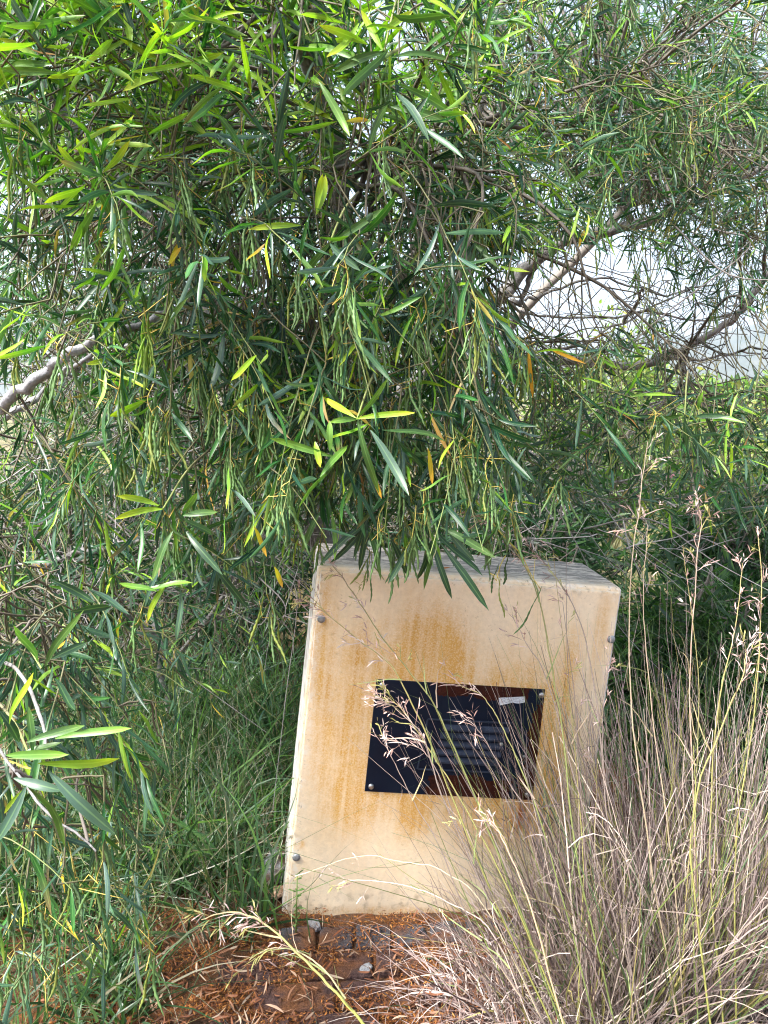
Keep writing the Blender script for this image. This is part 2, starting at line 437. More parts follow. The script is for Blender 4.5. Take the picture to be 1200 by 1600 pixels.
    pit = ramp(nt, [(0.66, 0.0), (0.72, 0.55)], noise(nt, 120, v, 2, 0.5))
    c = mixc(nt, math_(nt, 'MULTIPLY', pit, ramp(nt, [(0.45, 0.0), (0.6, 1.0)], big)), c, (0.42, 0.31, 0.19))
    speck = ramp(nt, [(0.70, 0.0), (0.74, 0.6)], noise(nt, 55, v, 2, 0.5))
    c = mixc(nt, math_(nt, 'MULTIPLY', speck, 0.5), c, (0.40, 0.26, 0.13))
    # lichen and grime on the upward face
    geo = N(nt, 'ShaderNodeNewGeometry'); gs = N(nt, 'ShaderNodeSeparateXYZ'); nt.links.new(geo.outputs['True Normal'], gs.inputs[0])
    upm = ramp(nt, [(0.55, 0.0), (0.85, 1.0)], gs.outputs[2])
    li = noise(nt, 1.0, mapping(nt, v, (14, 48, 20)), 8, 0.78, 0.6)
    ltop = mixc(nt, ramp(nt, [(0.44, 0.0), (0.53, 1.0)], li), (0.60, 0.54, 0.47), (0.10, 0.09, 0.085))
    edgef = ramp(nt, [(0.01, 0.0), (0.05, 0.7), (0.10, 1.0)], Y)
    c = mixc(nt, math_(nt, 'MULTIPLY', upm, edgef), c, ltop)
    c = mixc(nt, math_(nt, 'MULTIPLY', upm, 0.15), c, (0.70, 0.64, 0.55))
    # blotched grey-white tone over the side faces
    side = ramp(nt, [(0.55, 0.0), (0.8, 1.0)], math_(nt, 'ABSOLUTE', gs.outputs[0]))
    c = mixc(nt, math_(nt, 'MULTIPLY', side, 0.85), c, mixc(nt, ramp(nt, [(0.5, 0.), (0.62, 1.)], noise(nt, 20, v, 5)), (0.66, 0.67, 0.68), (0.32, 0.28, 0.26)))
    p = N(nt, 'ShaderNodeBsdfPrincipled', i_Roughness=0.62); p.inputs['Specular IOR Level'].default_value = 0.35
    nt.links.new(c, p.inputs['Base Color'])
    nt.links.new(bump(nt, math_(nt, 'ADD', fine, math_(nt, 'MULTIPLY', li, 0.4)), 0.22, 0.004), p.inputs['Normal'])
    nt.links.new(p.outputs[0], out.inputs[0]); return m
PAINT = paint_material()

import bmesh
def bm_obj(name, bm, mat, parent, smooth=False):
    me = bpy.data.meshes.new(name); bm.normal_update(); bm.to_mesh(me); bm.free()
    me.materials.append(mat)
    if smooth:
        me.polygons.foreach_set('use_smooth', np.ones(len(me.polygons), bool))
    o = bpy.data.objects.new(name, me); C.objects.link(o); o.parent = parent
    return o
def bm_prism(pts_bottom, pts_top, bev=0.0, seg=2):
    bm = bmesh.new()
    a = [bm.verts.new(p) for p in pts_bottom]; b = [bm.verts.new(p) for p in pts_top]
    n = len(a)
    bm.faces.new(a[::-1]); bm.faces.new(b)
    for i in range(n): bm.faces.new((a[i], a[(i + 1) % n], b[(i + 1) % n], b[i]))
    bmesh.ops.recalc_face_normals(bm, faces=bm.faces)
    if bev: bmesh.ops.bevel(bm, geom=list(bm.edges), offset=bev, segments=seg, profile=0.6, affect='EDGES')
    return bm
hw = BW / 2
body = bm_prism([(-hw - .018, 0.006, -.2), (hw + .004, 0.006, -.2), (hw + .004, BDEP, -.2), (-hw - .018, BDEP, -.2)],
                [(-hw, 0.006, BH), (hw, 0.006, BH), (hw, BDEP, BH), (-hw, BDEP, BH)], 0.014, 3)
bm_obj('body', body, PAINT, ubox)
# front panel, slightly inset from the body's outline and 6 mm proud of it
fp = bm_prism([(-hw - .006, -.004, -.2), (hw - .006, -.004, -.2), (hw - .006, .02, -.2), (-hw - .006, .02, -.2)],
              [(-hw + .011, -.004, BH - .012), (hw - .010, -.004, BH - .012), (hw - .010, .02, BH - .012), (-hw + .011, .02, BH - .012)], 0.004, 2)
bm_obj('front_panel', fp, PAINT, ubox)

def metal(name, c, rough=0.4, met=1.0, nscale=40, c2=None):
    m, nt, out = newmat(name); tc = N(nt, 'ShaderNodeTexCoord'); n1 = noise(nt, nscale, tc.outputs['Object'], 5, 0.65)
    cc = mixc(nt, ramp(nt, [(0.4, 0.), (0.65, 1.)], n1), c, c2 or tuple(x * 0.55 for x in c))
    p = N(nt, 'ShaderNodeBsdfPrincipled', i_Metallic=met); nt.links.new(cc, p.inputs['Base Color'])
    nt.links.new(ramp(nt, [(0.3, rough * .7), (0.7, min(1, rough * 1.5))], n1), p.inputs['Roughness'])
    nt.links.new(p.outputs[0], out.inputs[0]); return m
ZINC = metal('dull_zinc', (0.42, 0.44, 0.46), 0.5, 0.7)
STEEL = metal('stainless_screw', (0.72, 0.74, 0.75), 0.28, 1.0)

def dome(name, x, z, y0, r, h, mat, parent, slot=False):
    bm = bmesh.new(); rings = [(1.0, 0.0), (1.0, 0.45), (0.86, 0.8), (0.5, 0.97)]
    prev = None
    for k, (rr, hh) in enumerate(rings):
        ring = [bm.verts.new((x + r * rr * math.cos(a), y0 - h * hh, z + r * rr * math.sin(a))) for a in np.linspace(0, 2 * math.pi, 14, endpoint=False)]
        if prev:
            for i in range(14): bm.faces.new((prev[i], prev[(i + 1) % 14], ring[(i + 1) % 14], ring[i]))
        prev = ring
    c = bm.verts.new((x, y0 - h * (0.75 if slot else 1), z))
    for i in range(14): bm.faces.new((prev[i], prev[(i + 1) % 14], c))
    bmesh.ops.recalc_face_normals(bm, faces=bm.faces)
    return bm_obj(name, bm, mat, parent, True)
for (ax, ay) in ((502, 966), (463, 1338), (954, 998), (893, 1345)):
    x, z = on_front(ax, ay); dome('bolt', x, z, -.004, .0115, .006, ZINC, ubox)

def plate_material():
    m, nt, out = newmat('navy_enamel_with_rust')
    tc = N(nt, 'ShaderNodeTexCoord'); v = tc.outputs['Object']
    sep = N(nt, 'ShaderNodeSeparateXYZ'); nt.links.new(v, sep.inputs[0]); X, Z = sep.outputs[0], sep.outputs[2]
    n1 = noise(nt, 22, v, 6, 0.7); n2 = noise(nt, 110, v, 4, 0.7)
    w, hh = px1 - px0, pz1 - pz0
    U = math_(nt, 'MULTIPLY', math_(nt, 'SUBTRACT', X, px0), 1 / w); V = math_(nt, 'MULTIPLY', math_(nt, 'SUBTRACT', Z, pz0), 1 / hh)
    nn = math_(nt, 'MULTIPLY', math_(nt, 'SUBTRACT', n1, 0.5), 0.16)
    Un = math_(nt, 'ADD', U, nn); Vn = math_(nt, 'ADD', V, nn)
    def gt(a, b): return math_(nt, 'GREATER_THAN', a, b)
    def lt(a, b): return math_(nt, 'LESS_THAN', a, b)
    def AND(*s):
        r = s[0]
        for q in s[1:]: r = math_(nt, 'MULTIPLY', r, q)
        return r
    slope = math_(nt, 'ADD', 0.90, math_(nt, 'MULTIPLY', U, -0.02))
    top = AND(gt(Vn, slope), gt(Un, 0.36), lt(Un, 0.90))
    bot = AND(lt(Vn, math_(nt, 'SUBTRACT', 0.21, math_(nt, 'MULTIPLY', math_(nt, 'ABSOLUTE', math_(nt, 'SUBTRACT', U, 0.55)), 0.18))), gt(Un, 0.36), lt(Un, 0.86))
    rig = AND(gt(Un, math_(nt, 'ADD', 0.90, math_(nt, 'MULTIPLY', V, 0.06))), lt(Vn, 0.86))
    rust = math_(nt, 'MAXIMUM', math_(nt, 'MAXIMUM', top, bot), rig)
    rc = ramp(nt, [(0.3, (0.018, 0.006, 0.004)), (0.5, (0.075, 0.018, 0.008)), (0.68, (0.16, 0.045, 0.015)), (0.8, (0.26, 0.09, 0.04))], n2)
    rc = mixc(nt, 0.5, rc, ramp(nt, [(0.3, (0.02, 0.008, 0.006)), (0.7, (0.12, 0.03, 0.012))], n1))
    rc = mixc(nt, 1.0, rc, (.5, .45, .5), 'MULTIPLY')
    navy = mixc(nt, ramp(nt, [(0.4, 0.), (0.8, 1.)], noise(nt, 6, v, 4)), (0.0025, 0.006, 0.017), (0.005, 0.012, 0.028))
    navy = mixc(nt, math_(nt, 'MULTIPLY', ramp(nt, [(0.62, 0.0), (0.74, 0.5)], n2), 0.25), navy, (0.08, 0.09, 0.11))
    c = mixc(nt, rust, navy, rc)
    p = N(nt, 'ShaderNodeBsdfPrincipled')
    nt.links.new(c, p.inputs['Base Color'])
    nt.links.new(math_(nt, 'ADD', 0.45, math_(nt, 'MULTIPLY', rust, 0.5)), p.inputs['Roughness'])
    p.inputs['Specular IOR Level'].default_value = 0.2
    hgt = math_(nt, 'ADD', math_(nt, 'MULTIPLY', n2, math_(nt, 'MULTIPLY', rust, 0.6)), math_(nt, 'MULTIPLY', rust, -0.5))
    nt.links.new(bump(nt, hgt, 0.7, 0.004), p.inputs['Normal'])
    nt.links.new(p.outputs[0], out.inputs[0]); return m
PLATE = plate_material()
q = [on_front(588, 1060), on_front(851, 1076), on_front(831, 1249), on_front(569.5, 1235)]   # TL TR BR BL
pb = bm_prism([(q[3][0], -.006, q[3][1]), (q[2][0], -.006, q[2][1]), (q[2][0], -.0005, q[2][1]), (q[3][0], -.0005, q[3][1])],
              [(q[0][0], -.006, q[0][1]), (q[1][0], -.006, q[1][1]), (q[1][0], -.0005, q[1][1]), (q[0][0], -.0005, q[0][1])], 0.0012, 1)
plate = bm_obj('vent_plate', pb, PLATE, ubox)
for (ax, ay) in ((596.7, 1069), (579.5, 1227), (845, 1084.7), (823, 1240)):
    x, z = on_front(ax, ay); dome('screw', x, z, -.006, .0085, .006, STEEL, plate)
# raised louvre field with five hooded louvres
LV = metal('navy_enamel', (0.014, 0.024, 0.05), 0.6, 0.0, 30, (0.005, 0.010, 0.024))
a0 = on_front(692, 1131); a1 = on_front(795, 1136); b0 = on_front(676, 1187); b1 = on_front(776, 1192)
fr = Tubes(6)
def louvre(t):
    l = lerp(a0, b0, t); r = lerp(a1, b1, t)
    bm = bmesh.new()
    prof = [(-.0055, .011), (-.0120, .006), (-.0150, -.001), (-.0145, -.006), (-.0058, -.0045)]   # (y, dz): a hood open below
    rows = []
    for (x, z) in (l, r):
        rows.append([bm.verts.new((x, y, z + dz)) for y, dz in prof])
    for i in range(len(prof) - 1): bm.faces.new((rows[0][i], rows[1][i], rows[1][i + 1], rows[0][i + 1]))
    bm.faces.new(rows[0]); bm.faces.new(rows[1][::-1])
    bmesh.ops.recalc_face_normals(bm, faces=bm.faces)
    return bm_obj('louvre', bm, LV, plate)
for k in range(5): louvre(0.08 + k * 0.225)
# pressed rim round the louvre field
rim = [on_front(668, 1122), on_front(802, 1129), on_front(790, 1206), on_front(652, 1200)]
rm = Tubes(4)
for i in range(4):
    A, B = rim[i], rim[(i + 1) % 4]
    rm.add([(A[0], -.0065, A[1]), (B[0], -.0065, B[1])], .0028, .0028)
ro = mesh('pressed_rim', np.concatenate(rm.v), np.concatenate(rm.f), LV, plate, local=True)
x, z = on_front(782, 1161); dome('latch', x, z, -.006, .006, .006, STEEL, plate)
x, z = on_front(818, 1180); dome('rivet', x, z, -.006, .004, .003, ZINC, plate)
# torn paper sticker, unreadable print
def sticker_material():
    m, nt, out = newmat('worn_sticker'); tc = N(nt, 'ShaderNodeTexCoord'); v = tc.outputs['Object']
    n1 = noise(nt, 1, mapping(nt, v, (150, 1, 420)), 3); 
    c = mixc(nt, ramp(nt, [(0.45, 0.), (0.6, 1.)], n1), (0.62, 0.64, 0.68), (0.34, 0.36, 0.40))
    p = N(nt, 'ShaderNodeBsdfPrincipled', i_Roughness=0.6); nt.links.new(c, p.inputs['Base Color']); nt.links.new(p.outputs[0], out.inputs[0]); return m
sp_ = [on_front(*p_) for p_ in ((778, 1089), (819, 1087), (819, 1096), (809, 1098), (800, 1096.5), (779, 1101))]
sb = bm_prism([(x, -.0068, z) for x, z in sp_], [(x, -.0058, z) for x, z in sp_])
bm_obj('sticker', sb, sticker_material(), plate)

def box_pt(x, z, y=-.004): return ORG + BX * x + BY * y + BZ * z

# ------------------------------------------------------------------ brick paving by the foot of the box
def stone_material(name, c1, c2, sc=60):
    m, nt, out = newmat(name); tc = N(nt, 'ShaderNodeTexCoord'); oi = N(nt, 'ShaderNodeObjectInfo')
    v = N(nt, 'ShaderNodeVectorMath', operation='ADD'); nt.links.new(tc.outputs['Object'], v.inputs[0]); nt.links.new(oi.outputs['Location'], v.inputs[1])
    n1 = noise(nt, sc, v.outputs[0], 6, 0.7); n2 = noise(nt, sc / 6, v.outputs[0], 4)
    c = mixc(nt, ramp(nt, [(0.3, 0.), (0.7, 1.)], n1), c1, c2)
    c = mixc(nt, ramp(nt, [(0.45, 0.), (0.60, .85)], n2), c, (0.14, 0.06, 0.025))
    c = mixc(nt, 1.0, c, ramp(nt, [(0.3, 0.5), (0.7, 1.5)], noise(nt, sc * 5, v.outputs[0], 3, 0.7)), 'MULTIPLY')
    p = N(nt, 'ShaderNodeBsdfPrincipled', i_Roughness=0.95); nt.links.new(c, p.inputs['Base Color']); p.inputs['Specular IOR Level'].default_value = 0.15
    nt.links.new(bump(nt, math_(nt, 'ADD', n1, noise(nt, sc * 5, v.outputs[0], 3, 0.7)), 0.9, 0.006), p.inputs['Normal']); nt.links.new(p.outputs[0], out.inputs[0]); return m
GREYB = stone_material('grey_paver', (0.035, 0.034, 0.04), (0.085, 0.083, 0.095))
REDB = stone_material('red_paver', (0.04, 0.024, 0.022), (0.10, 0.06, 0.055))
def gpt(x, y):
    """photo position -> ground plane point"""
    r = P(x, y, 1.0) - CAM; s = -H / r[2]; return CAM + r * s
pav0 = gpt(440, 1462)
pv = nz(gpt(760, 1445)[:2] - gpt(440, 1462)[:2]); pn = np.array([pv[1], -pv[0]])     # along the box foot, towards the camera
bed = []
for (a, b) in ((-.10, -.02), (1.1, -.02), (1.1, .62), (-.10, .62)):
    w = pav0[:2] + pv * a + pn * b; bed.append((*w, 0.0))
PAVE = mesh('brick_pavement', np.array([(x, y, 0.017) for x, y, _ in bed]), np.array([[0, 1, 2, 3]]), SOIL, kind='structure')
def brick_mesh(w, d, h, s):
    bm = bmesh.new(); bmesh.ops.create_cube(bm, size=1)
    rs = random.Random(s)
    for v in bm.verts: v.co = Vector((v.co.x * w, v.co.y * d, v.co.z * h)) + Vector((rs.uniform(-.004, .004), rs.uniform(-.004, .004), rs.uniform(-.003, .003)))
    bmesh.ops.bevel(bm, geom=list(bm.edges), offset=.005, segments=1, affect='EDGES')
    me = bpy.data.meshes.new('brick'); bm.to_mesh(me); bm.free(); return me
bms = [brick_mesh(.094, .088, .05, i) for i in range(3)]; bml = [brick_mesh(.20, .095, .05, 10 + i) for i in range(3)]
for i in range(3): bms[i].materials.append(GREYB); bml[i].materials.append(REDB)
ang = math.atan2(pv[1], pv[0])
for row in range(6):
    small = row == 0
    step = .105 if small else .209
    for k in range(11 if small else 6):
        a = -.16 + (k + (0.5 if row % 2 else 0)) * step; b = .055 + row * .105
        if a > 1.0 or a < -.04 - .03 * (row % 2): continue
        w = pav0[:2] + pv * a + pn * b
        o = bpy.data.objects.new('brick', random.choice(bms if small else bml)); C.objects.link(o)
        o.parent = PAVE
        o.location = (w[0], w[1], 0.006 + random.uniform(-.006, .006)); o.rotation_euler = (random.uniform(-.04, .04), random.uniform(-.04, .04), ang + random.uniform(-.05, .05))

# ------------------------------------------------------------------ leaf litter (uncountable) and small stones
def litter(n, xr, yr, name, parent=None):
    b = []
    xs = rng.uniform(*xr, n); ys = rng.uniform(*yr, n)
    pts = np.array([gpt(x, y) for x, y in zip(xs, ys)])
    return pts
n = 1700
xs = rng.uniform(60, 900, n); ys = rng.uniform(1440, 1680, n)
pts = np.array([gpt(x, y) for x, y in zip(xs, ys)])
keep = ~((ys < 1452) & (xs > 430))
pavers = (xs > 430) & (xs < 800) & (rng.random(n) < 0.3)
pts = pts[keep & ~pavers]; n = len(pts)
pts[:, 2] = ground_z(pts[:, 0], pts[:, 1]) + 0.03 + rng.uniform(0, .022, n)
ang_ = rng.uniform(0, 2 * math.pi, n)
d = np.stack([np.cos(ang_), np.sin(ang_), rng.normal(0, .18, n)], 1)
pal = np.array([(.17, .06, .025), (.20, .08, .04), (.24, .12, .07), (.34, .22, .15), (.11, .045, .022), (.22, .09, .05), (.40, .30, .22)])
c = pal[rng.integers(0, len(pal), n)] * rng.uniform(.6, 1.1, (n, 1))
lb = leaf_batch(pts, d, np.stack([rng.normal(0, .5, n), rng.normal(0, .5, n), np.ones(n)], 1), rng.uniform(.018, .060, n), rng.uniform(.002, .0065, n),
                rng.normal(0, .22, n), rng.normal(-.05, .15, n), c, c * 1.1, st=(0, .2, .5, .8, 1), three=False)
lo = emit('leaf_litter', lb, LITTER, None); tag(lo, 'brown fallen leaves scattered over the paving and soil', 'leaf litter')
n = 40000
xs = rng.uniform(80, 900, n); ys = 1440 + 240 * rng.random(n) ** 1.0
pts = np.array([gpt(x, y) for x, y in zip(xs, ys)])
fld = np.sin(pts[:, 0] * 17 + 2 * np.sin(pts[:, 1] * 23)) + np.sin(pts[:, 1] * 31 + 1.7 * np.sin(pts[:, 0] * 19)) + rng.normal(0, .5, n)
keep = (fld > -.1) & ~((xs > 440) & (xs < 800) & (fld < .15)) | ((ys > 1447) & (ys < 1462) & (xs > 470) & (rng.random(n) < .6))
pts = pts[keep]; n = len(pts)
pts[:, 2] = ground_z(pts[:, 0], pts[:, 1]) * .5 + 0.02 + rng.uniform(0, .02, n)
ang_ = rng.uniform(0, 2 * math.pi, n)
d = np.stack([np.cos(ang_), np.sin(ang_), rng.normal(0, .35, n)], 1)
pal = np.array([(.20, .068, .016), (.28, .105, .022), (.14, .045, .014), (.08, .028, .014), (.34, .15, .04)])
c = pal[rng.integers(0, len(pal), n)] * rng.uniform(.6, 1.2, (n, 1))
lb = leaf_batch(pts, d, np.stack([rng.normal(0, .7, n), rng.normal(0, .7, n), np.ones(n)], 1), rng.uniform(.005, .016, n), rng.uniform(.002, .004, n),
                rng.normal(0, .3, n), 0.0, c, c, st=(0, .5, 1), three=False)
fo = emit('fallen_blossom', lb, LITTER, None); tag(fo, 'orange brown blossom crumbs lying between leaves and bricks', 'leaf litter')

STONE = stone_material('white_stone', (0.17, 0.185, 0.21), (0.38, 0.39, 0.41), 90)
def pebble(px_, py_, r, label, seed, flat=.7, mat=None):
    bm = bmesh.new(); bmesh.ops.create_icosphere(bm, subdivisions=2, radius=r)
    rs = random.Random(seed)
    for v in bm.verts:
        k = 1 + rs.uniform(-.22, .22); v.co = Vector((v.co.x * k * 1.25, v.co.y * k, v.co.z * k * flat))
    me = bpy.data.meshes.new('stone'); bm.to_mesh(me); bm.free(); me.materials.append(mat or STONE)
    o = bpy.data.objects.new('stone', me); C.objects.link(o)
    g = gpt(px_, py_); o.location = (g[0], g[1], .028 + r * flat * .3); o.rotation_euler = (rs.uniform(-.3, .3), rs.uniform(-.3, .3), rs.uniform(0, 3))
    return tag(o, label, 'stone')
pebble(491, 1462, .019, 'bluish white stone resting against the foot of the box', 1)
pebble(572, 1530, .016, 'flat white stone chip lying between the grey and red pavers', 2, .5)
pebble(432, 1375, .045, 'large pale rubble stone behind the lower left corner of the box', 3, 1.2)
pebble(432, 1410, .022, 'small rust orange stone beside the pale rubble stone', 5, .8, stone_material('orange_stone', (.5, .2, .06), (.7, .6, .5), 40))

# ------------------------------------------------------------------ acacia trees
GREENS = np.array([(.006, .036, .020), (.009, .052, .021), (.015, .074, .020), (.026, .105, .022), (.010, .044, .032)])
GLAUC = np.array([(.042, .095, .075), (.065, .115, .10), (.035, .095, .055)])
BRIGHT = np.array([(.11, .27, .018), (.17, .34, .020), (.25, .41, .025), (.08, .22, .025)])
YELL = np.array([(.52, .36, .03), (.55, .29, .03), (.44, .36, .07), (.36, .17, .05), (.40, .28, .12)])

def leafcolors(n, pb, py=.012, pg=.18):
    r = rng.random(n)
    c0 = GREENS[rng.integers(0, 5, n)] * rng.uniform(.65, 1.3, (n, 1))
    m = r < pg; c0[m] = GLAUC[rng.integers(0, 3, m.sum())]
    c1 = c0 * np.array([1.35, 1.2, .9])
    m = rng.random(n) < pb; k = m.sum()
    c0[m] = BRIGHT[rng.integers(0, 4, k)] * rng.uniform(.7, 1.1, (k, 1)); c1[m] = lerp(c0[m] * 1.25, np.array([.42, .48, .03]), .35)
    m = rng.random(n) < py; k = m.sum()
    c0[m] = YELL[rng.integers(0, 5, k)]; c1[m] = c0[m] * np.array([.9, .8, .8])
    m = rng.random(n) < .06; c1[m] = np.array([.20, .12, .05])
    return c0, c1

class Tree:
    def __init__(self, name, base, label, cat='tree', group=None):
        self.o = empty(name, base, label, cat, group)
        self.limbs = []; self.LB = []; self.pods = []; self.tw = Tubes(4); self.sprays = []; self.fl = Tubes(3)
    def limb(self, pts, r0, r1, name='limb', mat=BARK, amp=.012, m=8):
        q = spline(pts, m); q = wobble(q, amp)
        t = Tubes(9); rad = np.linspace(r0, r1, len(q)) * (1 + .07 * rng.normal(size=len(q)))
        t.add(q, r0, r1, radii=rad)
        t.build(name, mat, self.o)
        self.limbs.append(q)
    def spray(self, base, axis, length, nleaf, LL, droop=.3, pb=.1, leafdroop=.35, ang=(30, 62), wid=.087, connect=True, pods=0, py=.012, filt=None, pg=.18):
        base = np.asarray(base, float); axis = nz(axis)
        t = np.linspace(0, 1, 7)[:, None]
        stem = base + axis * length * t + np.array([0, 0, -1.]) * droop * length * t * t
        stem = wobble(stem, length * .012)
        self.sprays.append((base, connect))
        tl = np.sort(rng.uniform(.06, 1, nleaf)); tl[-1] = 1.0
        idx = tl * 6; i0 = np.clip(idx.astype(int), 0, 5); fr = (idx - i0)[:, None]
        bp = stem[i0] * (1 - fr) + stem[i0 + 1] * fr
        tan = nz(stem[i0 + 1] - stem[i0])
        phi = np.arange(nleaf) * 2.4 + rng.uniform(0, 6.28) + rng.normal(0, .4, nleaf)
        ref = nz(np.cross(tan, np.array([.3, .5, .81]))); r2 = np.cross(tan, ref)
        rad = np.cos(phi)[:, None] * ref + np.sin(phi)[:, None] * r2
        th = np.radians(rng.uniform(*ang, nleaf)) * (1.05 - .5 * tl)
        d = tan * np.cos(th)[:, None] + rad * np.sin(th)[:, None] + np.array([0, 0, -1.]) * (leafdroop * rng.uniform(.2, 1.3, nleaf))[:, None] + rng.normal(0, .27, (nleaf, 3))
        L = LL * rng.uniform(.65, 1.2, nleaf) * (1.0 - .3 * tl)
        nrm = rng.normal(0, 1, (nleaf, 3)) + rad * .6
        c0, c1 = leafcolors(nleaf, pb, py, pg)
        young = (tl > .8) & (rng.random(nleaf) < pb * 2.2)
        k = young.sum()
        if k: c0[young] = BRIGHT[rng.integers(0, 4, k)]; c1[young] = np.array([.40, .50, .03])
        if filt is not None:
            tip = bp + nz(d) * L[:, None]
            ok = filt(tip) & filt(bp + nz(d) * L[:, None] * .5)
            if ok.sum() < 3: self.sprays.pop(); return
            tl = tl[ok]
            bp, d, nrm, L, c0, c1 = bp[ok], d[ok], nrm[ok], L[ok], c0[ok], c1[ok]
        nl = len(bp)
        top_ = max(2, int(math.ceil(tl.max() * 6)) + 1)
        self.tw.add(stem[:top_], .0018, .0008, (.12, .11, .06), (.14, .18, .05))
        self.LB.append(leaf_batch(bp, d, nrm, L, np.minimum(L * wid * rng.uniform(.75, 1.3, nl), .018), rng.normal(0, .15, nl), rng.uniform(0, .22, nl), c0, c1))
        if pods: self.podcluster(stem[min(rng.integers(2, 6), top_ - 1)], pods)
    def leaf_to(self, a, b, wpx, c0, c1, bend=.08, side=None):
        a = np.asarray(a); b = np.asarray(b); d = b - a; L = np.linalg.norm(d)
        view = nz((a + b) / 2 - CAM); nrm = -view + rng.normal(0, .35, 3)
        self.LB.append(leaf_batch(a[None], d[None], nrm[None], L, wpx, bend, .04, np.array(c0)[None], np.array(c1)[None]))
    def podcluster(self, p, n, LP=(.055, .115), tone=None):
        p = np.asarray(p)
        # yellow flower stalk the pods hang from
        e = p + np.array([rng.normal(0, .015), rng.normal(0, .015), -.04 - .03 * rng.random()])
        st = spline([p, lerp(p, e, .5) + rng.normal(0, .006, 3), e], 4)
        self.fl.add(st, .0014, .0009, (.34, .30, .07), (.48, .36, .08))
        for _ in range(2):
            q = st[rng.integers(2, len(st))]; self.fl.add([q, q + rng.normal(0, .014, 3), q + rng.normal(0, .028, 3)], .0010, .0006, (.46, .34, .07), (.50, .38, .09))
        for _ in range(n):
            q = st[rng.integers(1, len(st))]
            L = rng.uniform(*LP)
            d = nz(np.array([rng.normal(0, .22), rng.normal(0, .22), -1.]))
            self.pods.append((q + rng.normal(0, .004, 3), d, L, rng.uniform(0, 6.28), rng.normal(0, .12), tone))
    def connect(self, k=30, up=.10, rs=1.0):
        S = [s[0] for s in self.sprays if s[1]]
        if not S: return
        S = np.array(S); k = min(k, len(S)); ctr = S[rng.choice(len(S), k, replace=False)].copy()
        for _ in range(6):
            lab = ((S[:, None] - ctr[None]) ** 2).sum(-1).argmin(1)
            for i in range(k):
                if (lab == i).any(): ctr[i] = S[lab == i].mean(0)
        allp = np.concatenate(self.limbs)
        for i in range(k):
            mem = S[lab == i]
            if not len(mem): continue
            c = ctr[i] + np.array([0, 0, up])
            dd = ((allp - c) ** 2).sum(1); lp = allp[np.argsort(dd)[rng.integers(0, 14)]]
            mid = lerp(lp, c, .5) + np.array([0, 0, .10 * np.linalg.norm(lp - c)])
            mid = mid + rng.normal(0, .10, 3) * np.linalg.norm(lp - c)
            q = wobble(spline([lp, mid, c], 7), .004)
            r = (.0035 + .0008 * len(mem) ** .5) * rs
            self.tw.add(q, r * 1.4, r * .35, (.11, .095, .085), (.10, .085, .06))
            for s in mem:
                j = q[max(len(q) - 1 - rng.integers(0, 8), 0)]
                mid = lerp(j, s, .5) + np.array([0, 0, .12 * np.linalg.norm(j - s)]) 
                self.tw.add(wobble(spline([j, mid + rng.normal(0, .12, 3) * np.linalg.norm(j - s), s], 4), .003), .0024, .0015, (.09, .075, .055), (.10, .095, .05))
    def deadtwigs(self, n, xr, yr, dr, LT=(.25, .7), r=.003, col=(.26, .24, .23)):
        for _ in range(n):
            p = P(rng.uniform(*xr), rng.uniform(*yr), rng.uniform(*dr))
            d = nz(rng.normal(0, 1, 3) * np.array([1, .7, .55])); L = rng.uniform(*LT)
            b = rng.normal(0, .3, 3) * L; b2 = rng.normal(0, .12, 3) * L
            q = spline([p, p + d * L * .35 + b2, p + d * L * .7 + b * .5, p + d * L + b], 5)
            cc = np.array(col) * rng.uniform(.45, 1.4)
            self.tw.add(q, r * rng.uniform(.5, 1.3), r * .3, cc, cc)
            for _ in range(rng.integers(1, 4)):
                i = rng.integers(3, len(q) - 2); L2 = L * rng.uniform(.2, .5)
                d2 = nz(d + rng.normal(0, .7, 3))
                self.tw.add(spline([q[i], q[i] + d2 * L2 * .5 + rng.normal(0, .1, 3) * L2, q[i] + d2 * L2], 4), r * .5, r * .2, cc, cc)
    def finish(self, heroes=300, podmax=280):
        V, col, uv, f = cat_batches(self.LB)
        mid = V[:, V.shape[1] // 2]; x, y, d = proj(mid)
        ln = np.linalg.norm(V[:, 1] - V[:, -2], axis=1) / np.maximum(d, .3)
        vis = (x > 0) & (x < 1200) & (y > 0) & (y < 1600) & (d > .3)
        # the nearest ones hide the others: rank by size and by nearness
        score = np.where(vis, ln / np.maximum(d, .5), -1)
        order = np.argsort(-score); sel = order[:heroes]; rest = order[heroes:]
        for i in sel:
            b = V[i, 1].copy(); me_v = V[i]
            o = mesh('leaf', me_v - b, f, LEAF, self.o, col[i], uv[i], local=True)
            o.location = tuple(b - np.array(self.o.location))
        if len(rest):
            k4 = np.array([s_ * 3 + j_ for s_ in (0, 2, 4, 6) for j_ in range(3)])
            f4 = np.array([(i_ * 3 + j_, i_ * 3 + j_ + 1, i_ * 3 + j_ + 4, i_ * 3 + j_ + 3) for i_ in range(3) for j_ in (0, 1)])
            isn = (d[rest] < 1.65) & (x[rest] > -80) & (x[rest] < 1280) & (y[rest] > -80)
            emit('crown', (V, col, uv, f), LEAF, self.o, 'stuff', rest[isn])
            emit('inner_crown', (V[:, k4], col[:, k4], uv[:, k4], f4), LEAF, self.o, 'stuff', rest[~isn])
        self.tw.build('twigs', TWIG, self.o, 'stuff')
        self.fl.build('flower_stalks', TWIG, self.o, 'stuff')
